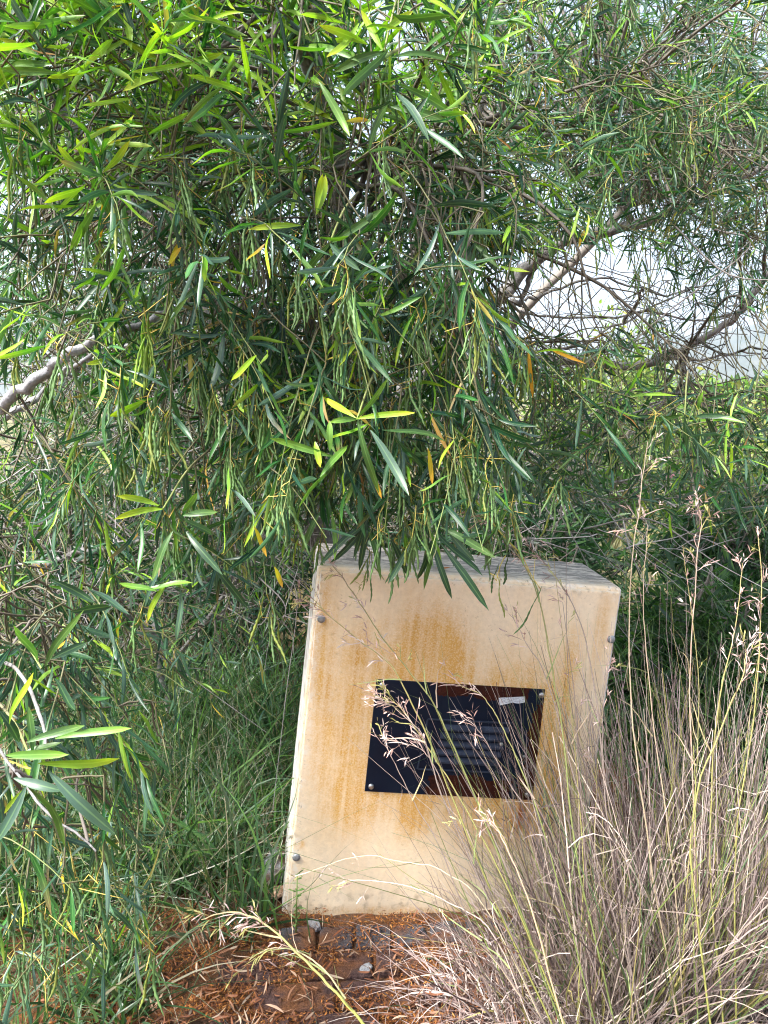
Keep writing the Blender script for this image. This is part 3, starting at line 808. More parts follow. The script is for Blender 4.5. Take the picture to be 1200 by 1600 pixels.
        # pods
        if self.pods:
            vd = np.array([proj(p[0])[2] for p in self.pods]); order = np.argsort(vd)
            rest_t = []
            for r_, i in enumerate(order):
                p, dd, L, tw, bd, tone = self.pods[i]
                m = 16; t = np.linspace(0, 1, m)
                a = nz(np.cross(dd, [math.cos(tw), math.sin(tw), .2])); b2 = np.cross(dd, a)
                ctr = p + dd * L * t[:, None] + a * (bd * L * t * t + .0022 * np.sin(t * 8 + tw))[:, None] + b2 * (.002 * (np.cos(t * 6 + tw * 2) - math.cos(tw * 2)))[:, None]
                w = np.array([.25, .7, 1.05, .6, 1.1, .62, 1.05, .6, 1.1, .65, 1.1, .6, 1.0, .55, .7, .08]) * .0028 * rng.uniform(.8, 1.25)
                th = tw + t * 2.2
                e = np.cos(th)[:, None] * a + np.sin(th)[:, None] * b2; g = np.cross(dd, e)
                ring = np.stack([ctr + e * w[:, None], ctr + g * w[:, None] * .45, ctr - e * w[:, None], ctr - g * w[:, None] * .45], 1)
                F = np.array([(i_ * 4 + j, i_ * 4 + (j + 1) % 4, i_ * 4 + 4 + (j + 1) % 4, i_ * 4 + 4 + j) for i_ in range(m - 1) for j in range(4)])
                cc = np.array((.16, .27, .10) if tone is None else tone) * rng.uniform(.65, 1.25)
                if rng.random() < .12: cc = np.array([.24, .28, .07])
                cols = np.broadcast_to(cc, (m * 4, 3)) * np.repeat(np.clip(.8 + .25 * w / .0028, .5, 1.2), 4)[:, None]
                if r_ < podmax:
                    o = mesh('seed_pod', ring.reshape(-1, 3) - p, F, SHRUBLEAF, self.o, cols, local=True)
                    o.location = tuple(p - np.array(self.o.location))
                else: rest_t.append((ring.reshape(-1, 3), F, cols))
            if rest_t:
                k = m * 4
                mesh('seed_pods', np.concatenate([r[0] for r in rest_t]), np.concatenate([r[1] + i * k for i, r in enumerate(rest_t)]), SHRUBLEAF, self.o,
                     np.concatenate([r[2] for r in rest_t]), kind='stuff')

# --- where near foliage may hang (keeps the box front, the grass and the gap of sky open as the tree's habit does)
def low_edge(x):
    xs_ = [-100, 100, 230, 300, 380, 450, 500, 560, 620, 700, 760, 830, 900, 1000, 1100, 1300]
    ys_ = [930, 930, 950, 970, 950, 880, 835, 860, 885, 890, 870, 810, 810, 820, 840, 860]
    return np.interp(x, xs_, ys_)
def filt_near(tip):
    x, y, d = proj(tip)
    ok = y < low_edge(x) + rng.normal(0, 14, np.shape(x))
    win = ((x - 920) / 140) ** 2 + ((y - 455) / 68) ** 2 < 1
    win2 = (x > 1050) & (y > 490) & (y < 610)
    lx = np.interp(x, [-50, 20, 75, 120, 190, 240], [670, 622, 578, 548, 516, 495])
    ok = ok & ~((x < 150) & (np.abs(y - lx) < 40) & (rng.random(np.shape(x)) < .95))
    return ok & ~((win | win2) & (rng.random(np.shape(x)) < .93))

MAIN = Tree('acacia_tree', (*P(620, 1150, 3.4)[:2], 0), 'large green acacia with hanging seed pods, its boughs arching over the box')
tb0 = np.array([*P(620, 1150, 3.4)[:2], -.05])
MAIN.limb([tb0, P(590, 1000, 3.35), P(520, 880, 3.2), P(485, 800, 3.0), P(500, 740, 2.9), P(520, 650, 2.85)], .065, .045, 'trunk')
fork = P(520, 650, 2.85)
MAIN.limb([P(485, 800, 3.0), P(500, 740, 2.9), fork, P(545, 500, 2.6), P(530, 300, 2.2), P(480, 80, 1.9), P(440, -150, 1.6)], .05, .022)
MAIN.limb([fork, P(420, 540, 2.7), P(300, 420, 2.5), P(150, 250, 2.3), P(0, 60, 2.1), P(-120, -80, 2.0)], .036, .012)
MAIN.limb([P(500, 740, 2.9), P(600, 640, 3.0), P(700, 545, 3.1), P(775, 470, 3.1), P(845, 402, 3.1), P(905, 372, 3.1), P(1000, 345, 3.1), P(1120, 300, 3.2), P(1260, 220, 3.2)], .038, .014, amp=.008)
MAIN.limb([P(600, 640, 3.0), P(700, 575, 3.1), P(810, 560, 3.15), P(905, 567, 3.2), P(990, 572, 3.2), P(1050, 556, 3.2), P(1120, 515, 3.1), P(1165, 480, 3.05), P(1220, 400, 3.0)], .026, .011, amp=.006)
MAIN.limb([P(845, 402, 3.1), P(815, 465, 3.15), P(800, 480, 3.2), P(790, 560, 3.3)], .012, .007)
MAIN.limb([fork, P(600, 480, 2.5), P(700, 300, 2.3), P(760, 120, 2.2), P(800, -60, 2.2)], .03, .010)
MAIN.limb([P(530, 300, 2.2), P(600, 240, 2.0), P(680, 205, 2.1), P(730, 190, 2.2), P(800, 200, 2.4)], .012, .006)
MAIN.limb([P(820, 190, 2.6), P(870, 205, 2.6), P(905, 185, 2.6), P(960, 160, 2.6)], .010, .006)
# long low twigs through the gap of sky
for pts_ in ([(780, 470), (830, 490), (900, 500), (1000, 488), (1100, 500), (1200, 470)], [(770, 560), (850, 545), (940, 520), (1020, 480), (1100, 450), (1200, 420)],
             [(800, 600), (880, 560), (960, 545), (1040, 500)], [(990, 345), (1060, 335), (1130, 345), (1210, 335)], [(1040, 555), (1100, 560), (1160, 550), (1210, 560)],
             [(1000, 610), (1060, 615), (1140, 635), (1210, 640)], [(820, 470), (880, 450), (950, 440), (1040, 460), (1090, 440)]):
    MAIN.limb([P(x, y, 3.1 + .02 * i) for i, (x, y) in enumerate(pts_)], .0065, .003, amp=.012, m=5)

# hanging and rising sprays, by region of the crown: count, x, y, depth, axis, length, leaves, leaf length, droop, new-growth share, pods
Z = [
    (150, (-60, 720), (-80, 330), (1.35, 2.0), 'rise', .28, 15, .128, .2, .55, .25),
    (55,  (-40, 330), (-60, 150), (1.25, 1.7), 'rise', .28, 15, .135, .15, .62, .05),
    (170, (-40, 760), (220, 560), (1.4, 2.1), 'out', .28, 15, .118, .25, .15, .55),
    (95,  (150, 800), (440, 740), (1.45, 2.0), 'hang', .28, 14, .112, .4, .06, .8),
    (45,  (430, 790), (560, 760), (1.45, 1.85), 'hang', .26, 13, .112, .4, .05, .8),
    (85,  (-60, 460), (520, 860), (1.9, 2.9), 'out', .30, 14, .10, .4, .10, .4),
    (110, (680, 1260), (-100, 250), (1.9, 2.8), 'rise', .26, 16, .092, .3, .2, .2),
    (110, (680, 1260), (-60, 280), (1.9, 2.8), 'out', .26, 16, .090, .3, .1, .4),
    (90,  (640, 860), (150, 420), (1.8, 2.6), 'out', .28, 15, .098, .4, .18, .3),
    (80,  (900, 1260), (180, 375), (2.2, 3.2), 'out', .28, 15, .088, .3, .05, .2),
    (60,  (760, 980), (520, 720), (1.9, 2.6), 'out', .26, 13, .105, .35, .15, .25),
    (62,  (930, 1240), (560, 720), (2.1, 2.8), 'out', .26, 12, .105, .35, .12, .1),
    (45,  (985, 1270), (300, 470), (2.5, 3.2), 'hang', .28, 14, .085, .4, .03, .1),
    (26,  (820, 1220), (370, 560), (2.9, 3.4), 'hang', .25, 11, .075, .3, .03, 0),
    (230, (-80, 780), (-120, 520), (2.2, 3.3), 'out', .34, 17, .115, .35, .12, .05),
    (190, (660, 1290), (-120, 320), (2.6, 3.8), 'out', .34, 17, .11, .4, .06, .0),
    (40, (1020, 1290), (330, 480), (2.2, 3.0), 'hang', .28, 14, .09, .4, .04, .0),
    (50, (800, 1240), (590, 770), (2.4, 3.0), 'out', .26, 13, .10, .3, .05, .0),
]
for (cnt, xr, yr, dr, mode, ln, nl, LL, drp, pb, ppod) in Z:
    # clump centres, so the crown has dense tufts and gaps
    K = max(4, cnt // 4); hh_ = np.arange(K) + rng.uniform(0, 50); cc = np.stack([xr[0] + (xr[1] - xr[0]) * ((hh_ * .7548777) % 1), yr[0] + (yr[1] - yr[0]) * ((hh_ * .5698403) % 1)], 1)
    for i in range(cnt):
        c_ = cc[rng.integers(0, K)]
        x = c_[0] + rng.normal(0, 42); y = c_[1] + rng.normal(0, 38); dpt = rng.uniform(*dr)
        b = P(x, y, dpt)
        if mode == 'rise': ax = np.array([rng.normal(0, .7), rng.normal(-.25, .5), rng.uniform(.1, 1.0)])
        elif mode == 'out': ax = np.array([rng.normal(0, .8), rng.normal(-.3, .5), rng.uniform(-.7, .35)])
        else: ax = np.array([rng.normal(0, .4), rng.normal(-.1, .35), -rng.uniform(.1, 1.0)])
        MAIN.spray(b, ax, ln * rng.uniform(.6, 1.25), int(nl * rng.uniform(.7, 1.25)), LL, drp, pb, leafdroop={'rise': .08, 'out': .12, 'hang': .28}[mode], ang=(38, 78),
                   filt=filt_near, pods=int(rng.integers(4, 11)) if rng.random() < ppod and y < low_edge(x) - 190 else 0, py=.02 if mode != 'rise' else .008)
# the crown goes on above the picture
for i in range(55):
    b = np.array([rng.uniform(-1.9, 1.9), rng.uniform(1.7, 4.0), 0.0]); b[2] = 1.53 + b[1] * .47 + rng.uniform(.25, 1.3)
    MAIN.spray(b, (rng.normal(0, .8), rng.normal(0, .6), rng.uniform(-.5, .8)), .4, 20, .16, .3, .2, .3)
MAIN.connect(210)

# single sprays that stand out in the photograph: (base x, y, depth, [(tip x, tip y, width mm, tone)])
TONES = {'b': ((.20, .34, .025), (.46, .52, .03)), 'g': ((.05, .115, .03), (.09, .17, .03)), 'm': ((.085, .19, .03), (.16, .30, .03)), 'd': ((.022, .055, .028), (.028, .07, .03)),
         's': ((.055, .105, .075), (.055, .11, .06)), 'y': ((.46, .36, .03), (.55, .26, .03))}
def hero(tree, bx, by, d, tips, stem=None, jit=.06):
    b = P(bx, by, d)
    if stem is not None:
        q = spline([P(stem[0], stem[1], d + .25), P((stem[0] + bx) / 2, (stem[1] + by) / 2 - 12, d + .1), b], 6)
        tree.tw.add(q, .003, .0018, (.15, .13, .08), (.18, .22, .06))
    for tp in tips:
        x, y, w, tone = tp[:4]
        bb = b if len(tp) < 6 else P(tp[4], tp[5], d)
        tree.leaf_to(bb, P(x, y, d + rng.normal(0, jit)), w / 1150, *TONES[tone], bend=rng.normal(0, .07))
hero(MAIN, 558, 655, 1.35, [(500, 618, 14, 'b'), (648, 634, 12, 'b'), (515, 655, 12, 'm'), (420, 685, 15, 'm', 520, 712), (648, 765, 17, 's', 580, 675), (500, 728, 13, 'b', 492, 690), (518, 655, 13, 'm', 515, 705),
                            (545, 690, 14, 'm', 500, 745), (470, 790, 15, 'g', 520, 720), (590, 770, 14, 'g'), (700, 690, 13, 'g', 600, 668), (610, 590, 10, 'm')], (600, 560))
hero(MAIN, 515, 380, 1.35, [(500, 268, 13, 'b', 495, 330), (512, 270, 15, 'b', 495, 335), (388, 352, 12, 'b', 470, 352), (545, 370, 12, 'm', 500, 372), (605, 330, 14, 'g'), (560, 420, 14, 's'), (470, 430, 13, 'g')], (560, 300))
hero(MAIN, 255, 795, 1.40, [(178, 795, 14, 'b'), (186, 763, 13, 'b', 248, 790), (330, 840, 15, 's', 290, 810), (235, 905, 15, 'g', 270, 830), (345, 895, 15, 'd', 290, 830), (185, 910, 14, 'm', 245, 925),
                            (300, 915, 14, 'm', 220, 918), (290, 1000, 13, 's', 280, 920), (225, 965, 12, 'b', 262, 905), (310, 770, 13, 'm', 285, 800), (340, 800, 14, 'g', 285, 805), (390, 950, 14, 'd', 330, 880)], (330, 700))
hero(MAIN, 180, 560, 1.5, [(150, 500, 13, 'b', 190, 545), (175, 510, 13, 'b', 185, 550), (135, 568, 11, 'b', 180, 560), (172, 660, 16, 'b', 228, 625), (185, 635, 14, 'm', 200, 580), (195, 650, 13, 'm', 235, 635), (200, 590, 13, 'g')], (300, 480))
hero(MAIN, 740, 380, 1.7, [(737, 345, 12, 'm', 740, 395), (775, 335, 12, 'b', 770, 385), (735, 318, 11, 'b', 690, 322), (780, 420, 14, 'g'), (700, 440, 14, 'd'), (825, 430, 12, 'b', 780, 415), (720, 470, 14, 'g')], (700, 300))
hero(MAIN, 850, 315, 2.0, [(795, 280, 13, 'm'), (820, 280, 14, 'm'), (900, 275, 14, 'm'), (880, 340, 14, 'g'), (925, 370, 15, 'g'), (835, 370, 13, 'g'), (790, 330, 12, 'b'), (940, 250, 13, 'm')], (900, 240))
hero(MAIN, 675, 845, 1.55, [(762, 952, 17, 'd', 690, 850), (700, 935, 15, 'd'), (745, 905, 17, 'd', 680, 825), (735, 880, 15, 's', 700, 828), (775, 865, 17, 'g', 690, 825), (650, 905, 14, 'd'), (640, 900, 14, 'd', 610, 840),
                            (610, 912, 14, 'd', 640, 850), (665, 920, 12, 'g')], (640, 740), jit=.03)
hero(MAIN, 575, 815, 1.60, [(495, 875, 16, 'd'), (530, 885, 14, 'd'), (560, 890, 14, 'd'), (470, 860, 15, 'g', 500, 800), (528, 872, 12, 'm', 520, 800), (590, 905, 12, 'g'), (550, 870, 13, 'd', 580, 800)], (570, 720), jit=.03)
hero(MAIN, 1070, 648, 1.9, [(1040, 708, 17, 'g', 1050, 655), (1108, 725, 18, 'd', 1070, 660), (1125, 690, 18, 'd', 1100, 650), (1165, 660, 14, 'm', 1100, 648), (1010, 655, 14, 'g'), (1000, 690, 13, 'd', 1040, 655), (1140, 650, 16, 'd', 1085, 650),
                            (1075, 700, 16, 's'), (1100, 610, 14, 'm', 1090, 640)], (1075, 580))
hero(MAIN, 600, 80, 1.35, [(470, 60, 15, 'm', 560, 95), (500, 30, 15, 'b', 575, 70), (540, 150, 17, 'g'), (520, 105, 17, 'g'), (700, 190, 17, 'g', 610, 165), (720, 180, 16, 'g', 620, 130), (700, 25, 16, 'g', 610, 20), (720, 85, 15, 'g', 610, 90),
                           (665, 215, 16, 's', 620, 140), (520, 95, 14, 'b', 560, 40), (640, 10, 14, 'b', 600, 50), (560, 15, 14, 'b'), (550, 205, 15, 'm', 500, 130)], (640, -60))
hero(MAIN, 120, 100, 1.3, [(0, 65, 15, 'b', 70, 90), (15, 95, 15, 'm', 80, 100), (0, 108, 15, 'm', 90, 115), (70, 120, 14, 'b', 140, 100), (65, 75, 12, 'b', 110, 65), (195, 0, 16, 'b', 205, 80), (230, 20, 14, 'b', 225, 75), (250, 45, 13, 'b', 215, 100),
                           (130, 90, 13, 'b', 180, 60), (190, 135, 14, 'b', 250, 120), (260, 55, 11, 'g', 245, 110)], (200, 200))
hero(MAIN, 150, 290, 1.35, [(70, 318, 15, 'b', 130, 290), (25, 275, 15, 'm', 95, 330), (110, 390, 16, 'm', 150, 320), (155, 450, 16, 'm', 200, 380), (215, 225, 13, 'b', 160, 270), (85, 230, 13, 'b', 125, 265), (120, 215, 11, 'b', 130, 250), (180, 340, 14, 'g')], (230, 250))
hero(MAIN, 250, 520, 1.45, [(265, 415, 12, 'y', 278, 380), (300, 470, 13, 'g'), (330, 440, 13, 'g', 280, 470), (200, 470, 13, 's', 230, 440)], (300, 420))
for (x, y, x2, y2) in ((150, 203, 195, 195), (540, 190, 575, 182), (262, 415, 280, 382), (668, 700, 680, 755), (385, 410, 412, 378), (575, 730, 600, 775), (428, 885, 444, 915), (396, 822, 420, 866)):
    MAIN.leaf_to(P(x, y, 1.38), P(x2, y2, 1.40), .0085, *TONES['y'])
# pod bunches that stand out
for (x, y, d, k, tone) in ((225, 480, 1.35, 9, (.20, .30, .05)), (240, 600, 1.4, 10, None), (265, 640, 1.42, 10, None), (375, 200, 1.4, 9, None), (385, 330, 1.4, 9, None), (470, 400, 1.4, 10, None), (480, 440, 1.42, 8, None), (600, 200, 1.4, 6, None),
                     (650, 790, 1.5, 8, None), (665, 760, 1.5, 7, None), (600, 790, 1.52, 7, None), (735, 690, 1.5, 9, None), (740, 650, 1.5, 6, None), (790, 868, 1.6, 3, (.05, .10, .03)), (815, 866, 1.6, 1, (.05, .10, .03)), (230, 680, 1.5, 6, (.2, .32, .05)),
                     (300, 560, 1.5, 8, None), (330, 600, 1.5, 7, None), (560, 500, 1.5, 8, None), (640, 560, 1.5, 8, None), (400, 640, 1.6, 8, None), (930, 200, 2.0, 8, None), (1000, 180, 2.0, 9, None), (1080, 190, 2.0, 8, None), (700, 500, 1.6, 7, None)):
    MAIN.podcluster(P(x, y, d), k, tone=tone)
MAIN.tw.add(spline([P(735, 770, 1.62), P(780, 830, 1.6), P(815, 866, 1.6)], 5), .0018, .0012, (.3, .3, .06), (.4, .34, .06))
MAIN.deadtwigs(110, (60, 470), (560, 900), (2.6, 3.3), (.2, .55))
MAIN.deadtwigs(75, (780, 1200), (380, 600), (2.8, 3.6), (.3, .8), .0024, (.10, .085, .085))
MAIN.deadtwigs(80, (740, 1060), (600, 860), (2.6, 3.4), (.25, .7), .003, (.30, .28, .28))
MAIN.deadtwigs(70, (640, 1200), (100, 380), (2.2, 3.2), (.3, .7), .003, (.2, .18, .17))
MAIN.finish(300, 290)

# --- second acacia, off to the left: pale limb rising into the picture and the low boughs with near leaves
LEFT = Tree('acacia_tree', (*P(-420, 900, 2.6)[:2], 0), 'acacia at the left edge with a pale bare limb and low sprays over the grass')
lt0 = np.array([*P(-420, 900, 2.6)[:2], -.05])
LEFT.limb([lt0, P(-400, 1000, 2.6), P(-300, 850, 2.5), P(-200, 760, 2.45)], .07, .05, 'trunk')
LEFT.limb([P(-300, 850, 2.5), P(-150, 745, 2.0), P(-40, 670, 1.8), P(20, 622, 1.72), P(75, 578, 1.7), P(120, 548, 1.7), P(190, 516, 1.72), P(290, 470, 1.85), P(400, 400, 2.1)], .017, .007, mat=PALEBARK, amp=.005)
LEFT.limb([P(75, 578, 1.7), P(110, 572, 1.68), P(150, 548, 1.68), P(185, 545, 1.7)], .006, .003, mat=PALEBARK, amp=.006)
LEFT.limb([P(-100, 700, 2.35), P(0, 655, 2.3), P(60, 615, 2.3), P(140, 560, 2.35), P(200, 540, 2.4)], .014, .006, mat=PALEBARK, amp=.01)
LEFT.limb([P(-200, 760, 2.45), P(-120, 900, 1.9), P(-30, 1010, 1.4), P(25, 1045, 1.25), P(65, 1125, 1.15), P(75, 1180, 1.06)], .005, .002, amp=.0015)
LEFT.limb([P(-120, 900, 1.9), P(-40, 1100, 1.3), P(60, 1250, 1.2), P(150, 1330, 1.2)], .003, .0015, amp=.002)
LEFT.limb([P(-300, 850, 2.5), P(-100, 900, 2.6), P(100, 870, 2.6), P(200, 850, 2.6), P(280, 800, 2.7), P(340, 770, 2.8)], .016, .007, amp=.01)
def filt_left(tip):
    x, y, d = proj(tip)
    lim = np.interp(y, [600, 900, 1000, 1100, 1300, 1450, 1600], [400, 360, 320, 290, 260, 240, 200])
    lx = np.interp(x, [-50, 20, 75, 120, 190, 240], [670, 622, 578, 548, 516, 495])
    return (x < lim) & (y < 1720) & ~((x < 150) & (np.abs(y - lx) < 40) & (rng.random(np.shape(x)) < .95))
for i in range(34):
    x, y = rng.uniform(-120, 190), rng.uniform(560, 930)
    LEFT.spray(P(x, y, rng.uniform(1.6, 2.4)), (rng.normal(.2, .6), rng.normal(-.2, .4), rng.uniform(-.8, .3)), .28, 13, .115, .45, .10, .4, filt=filt_left, pods=4 if i % 5 == 0 else 0, py=.02)
for i in range(34):
    x, y = rng.uniform(-90, 150), rng.uniform(900, 1120)
    LEFT.spray(P(x, y, rng.uniform(1.35, 1.9)), (rng.normal(.3, .5), rng.normal(-.2, .4), rng.uniform(-.9, .1)), .28, 12, .12, .5, .06, .45, filt=filt_left, py=.01, pg=.3)
for i in range(22):
    x, y = rng.uniform(-90, 170), rng.uniform(1200, 1480)
    LEFT.spray(P(x, y, rng.uniform(1.2, 1.6)), (rng.normal(.2, .5), rng.normal(-.1, .4), -rng.uniform(-.2, 1.)), .24, 10, .085, .4, .02, .3, filt=filt_left, pods=4 if i % 3 == 0 else 0, py=.01, pg=.35)
for i in range(46):
    x, y = rng.uniform(-60, 300), rng.uniform(930, 1420)
    LEFT.spray(P(x, y, rng.uniform(1.6, 2.2)), (rng.normal(.1, .7), rng.normal(-.2, .4), rng.uniform(-.8, .5)), .24, 10, .105, .35, .06, .3, filt=filt_left, pods=4 if i % 3 == 0 else 0, py=.012, pg=.35)
LEFT.connect(40, rs=.5)
hero(LEFT, 50, 1190, 1.05, [(186, 1190, 14, 'b', 60, 1195), (205, 1125, 12, 'm', 90, 1155), (178, 1305, 19, 's', 75, 1205), (118, 1315, 15, 'g', 45, 1220), (0, 1322, 15, 's', 40, 1230), (132, 1122, 13, 'g', 45, 1160), (95, 1155, 13, 'g', 30, 1185),
                            (105, 1175, 14, 'm', 10, 1180), (30, 1160, 14, 'd', 0, 1110), (8, 1105, 11, 'm', 0, 1150), (46, 1045, 11, 'b', 18, 1130), (95, 1240, 15, 's', 20, 1215), (45, 1100, 11, 'g', 50, 1180), (0, 1270, 6, 'b', 40, 1230)], (0, 1100), jit=.05)
hero(LEFT, 65, 1045, 1.2, [(130, 955, 13, 'g'), (25, 975, 14, 'g', 55, 1035), (135, 1000, 14, 'd', 80, 1030), (0, 1000, 14, 'd', 55, 1040), (125, 1105, 13, 'd', 85, 1065), (175, 945, 15, 'd', 110, 955), (150, 935, 14, 'd', 80, 905)], (20, 1000))
for (x, y, d, k) in ((60, 1290, 1.2, 8), (110, 1330, 1.2, 9), (150, 1350, 1.25, 8), (60, 1420, 1.2, 8), (30, 1480, 1.2, 8), (180, 1420, 1.3, 7), (160, 1290, 1.25, 6), (90, 1480, 1.2, 8), (10, 1400, 1.2, 7)):
    LEFT.podcluster(P(x, y, d + .25), max(3, k - 3), (.05, .11), (.13, .22, .10))
LEFT.deadtwigs(50, (-40, 300), (560, 780), (2.2, 3.0), (.2, .6), .003, (.28, .27, .27))
LEFT.deadtwigs(26, (0, 300), (800, 1000), (2.4, 3.0), (.3, .6), .003, (.17, .16, .16))
LEFT.finish(170, 130)

# --- a young acacia in the shade between the grass and the boughs
SAP = Tree('acacia_sapling', (*P(250, 1000, 3.2)[:2], 0), 'young acacia in shade behind the green grass left of the box')
sb0 = np.array([*P(250, 1000, 3.2)[:2], -.05])
SAP.limb([sb0, P(255, 1050, 3.2), P(240, 900, 3.15), P(270, 760, 3.1)], .016, .010, 'trunk')
SAP.limb([P(255, 1050, 3.2), P(350, 930, 3.1), P(430, 800, 3.0), P(470, 700, 3.0)], .010, .005)
SAP.limb([P(250, 1000, 3.18), P(150, 920, 3.0), P(60, 850, 2.9), P(-40, 800, 2.8)], .010, .005)
SAP.limb([P(345, 965, 2.9), P(375, 860, 2.9), P(410, 740, 2.9), P(425, 650, 2.9)], .007, .004)
def filt_sap(tip):
    x, y, d = proj(tip)
    return (x < 500) & (y < 1180) & ~((x > 440) & (y > 880))
for i in range(150):
    x, y = rng.uniform(-50, 470), 680 + 420 * rng.random() ** 1.1
    SAP.spray(P(x, y, rng.uniform(2.35, 3.3)), (rng.normal(0, .8), rng.normal(-.2, .5), rng.uniform(-.6, .6)), .28, 13, .095, .3, .08, .25, filt=filt_sap, py=.01, pg=.3)
SAP.connect(40)
SAP.deadtwigs(110, (-20, 470), (640, 1000), (2.4, 3.2), (.2, .6), .0026, (.22, .205, .20))
SAP.finish(60, 0)

# ------------------------------------------------------------------ shrubs behind
def shrub(name, label, ctr, rad, nleaf, LL, pal, cat='shrub', group=None, nst=16, three=False, base=None, droop=.2, sub=14, wid=.2, prof='leaf', stemcol=(.16, .14, .12)):
    ctr = np.asarray(ctr, float); rad = np.asarray(rad, float)
    o = empty(name, (ctr[0], ctr[1], ground_z(ctr[0], ctr[1])), label, cat, group)
    tw = Tubes(5); cl = []
    g0 = np.array([ctr[0], ctr[1], ground_z(ctr[0], ctr[1]) - .05])
    if base is not None:
        b0 = np.array([base[0], base[1], ground_z(base[0], base[1]) - .05]); g0 = ctr - np.array([0, 0, rad[2] * .7])
        tw.add(wobble(spline([b0, lerp(b0, g0, .5) + np.array([.1, 0, .2]), g0], 8), .02), .05, .03, stemcol, stemcol)
    for _ in range(nst):
        v = nz(rng.normal(0, 1, 3)); e = ctr + v * rad * rng.uniform(.45, .95)
        b = g0 + rng.normal(0, .06, 3) * np.array([1, 1, 0]) * rad[0]
        q = wobble(spline([b, lerp(b, e, .5) + rng.normal(0, .12, 3) * rad, e], 5), .015 * rad[0])
        tw.add(q, .010 + .012 * rad[2], .004, stemcol, stemcol)
        for _ in range(sub):
            v2 = nz(rng.normal(0, 1, 3)); c_ = lerp(q[rng.integers(4, len(q))], ctr + v2 * rad * rng.uniform(.5, 1.0), rng.uniform(.2, .8))
            tw.add([q[rng.integers(4, len(q))], c_], .004, .002, stemcol, stemcol); cl.append(c_)
    cl = np.array(cl); k = rng.integers(0, len(cl), nleaf)
    p = cl[k] + rng.normal(0, .10, (nleaf, 3)) * rad
    p[:, 2] = np.maximum(p[:, 2], .03)
    d = nz(p - ctr) * .7 + rng.normal(0, .6, (nleaf, 3)) + np.array([0, 0, -droop])
    pal = np.array(pal); c0 = pal[rng.integers(0, len(pal), nleaf)] * rng.uniform(.65, 1.3, (nleaf, 1))
    L = LL * rng.uniform(.6, 1.3, nleaf)
    emit('foliage', leaf_batch(p, d, rng.normal(0, 1, (nleaf, 3)) + np.array([0, 0, .8]), L, L * wid, rng.normal(0, .15, nleaf), .1, c0, c0 * 1.1, st=(0, .25, .6, 1), three=False), SHRUBLEAF, o)
    tw.build('stems', TWIG, o)
    return o
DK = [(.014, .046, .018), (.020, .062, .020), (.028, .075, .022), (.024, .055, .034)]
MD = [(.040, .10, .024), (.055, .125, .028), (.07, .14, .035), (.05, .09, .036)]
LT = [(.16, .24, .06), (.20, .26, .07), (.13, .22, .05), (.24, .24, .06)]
shrub('narrow_leaved_shrub', 'dense dark green narrow-leaved shrub behind the right side of the box', P(1090, 1010, 3.3), (.75, .5, .55), 5200, .13, DK + MD, wid=.11, nst=22)
shrub('narrow_leaved_shrub', 'narrow-leaved green shrub directly behind the top of the box', P(820, 880, 3.9), (.7, .5, .5), 3600, .11, DK + MD[:1], wid=.12)
shrub('narrow_leaved_shrub', 'narrow-leaved bush at the right edge above the dry stalks', P(1170, 820, 3.9), (.8, .6, .6), 5200, .10, MD[:2] + DK, wid=.14)
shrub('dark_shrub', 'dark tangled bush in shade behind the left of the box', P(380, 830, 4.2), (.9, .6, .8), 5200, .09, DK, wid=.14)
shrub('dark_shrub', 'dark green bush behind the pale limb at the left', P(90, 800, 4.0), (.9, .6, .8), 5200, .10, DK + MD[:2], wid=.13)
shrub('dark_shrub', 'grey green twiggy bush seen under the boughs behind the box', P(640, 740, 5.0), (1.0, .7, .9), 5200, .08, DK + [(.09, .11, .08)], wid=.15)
shrub('scrub_bush', 'sunlit yellow green bush beyond the gap below the boughs', P(930, 690, 7.0), (1.3, .9, .8), 4200, .07, MD + LT[:1], wid=.3)
shrub('scrub_bush', 'pale green bush in the distance at the right edge', P(1160, 680, 9.0), (1.6, 1., .8), 4000, .08, LT, wid=.35)
shrub('scrub_bush', 'pale yellow green treetop against the sky in the gap', P(930, 600, 13.0), (2.2, 1.5, 1.6), 4500, .13, LT, wid=.3)
shrub('scrub_bush', 'hazy green bush at the foot of the far hill', P(1110, 660, 20.0), (3., 2., 1.4), 4200, .2, LT + MD, wid=.4)
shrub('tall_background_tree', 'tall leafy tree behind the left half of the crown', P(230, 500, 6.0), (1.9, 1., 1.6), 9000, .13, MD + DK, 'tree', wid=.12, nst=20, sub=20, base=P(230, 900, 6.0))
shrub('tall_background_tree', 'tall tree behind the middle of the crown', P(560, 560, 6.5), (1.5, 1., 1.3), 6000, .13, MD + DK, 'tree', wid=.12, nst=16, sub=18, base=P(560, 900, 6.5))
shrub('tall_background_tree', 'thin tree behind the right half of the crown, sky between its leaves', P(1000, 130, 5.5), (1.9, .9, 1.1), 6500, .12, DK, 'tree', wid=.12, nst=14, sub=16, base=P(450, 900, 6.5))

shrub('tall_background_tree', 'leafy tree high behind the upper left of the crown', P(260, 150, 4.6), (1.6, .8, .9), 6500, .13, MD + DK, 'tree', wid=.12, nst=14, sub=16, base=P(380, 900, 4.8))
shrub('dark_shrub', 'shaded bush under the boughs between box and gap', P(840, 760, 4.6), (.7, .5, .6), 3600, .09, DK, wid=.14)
for (x, y, d, r, lab) in ((1010, 640, 34, 3.4, 'rounded far tree left of the hill foot'), (1120, 655, 42, 3.6, 'rounded far tree below the hill crest'), (1190, 640, 36, 3.0, 'rounded far tree cut by the right edge'), (1060, 640, 60, 5.0, 'most distant tree before the hill')):
    shrub('far_tree', lab, P(x, y, d), (r, r * .7, r * .75), 2600, .5, MD + LT, 'tree', 'far trees before the hill', wid=.45, nst=8, sub=10)
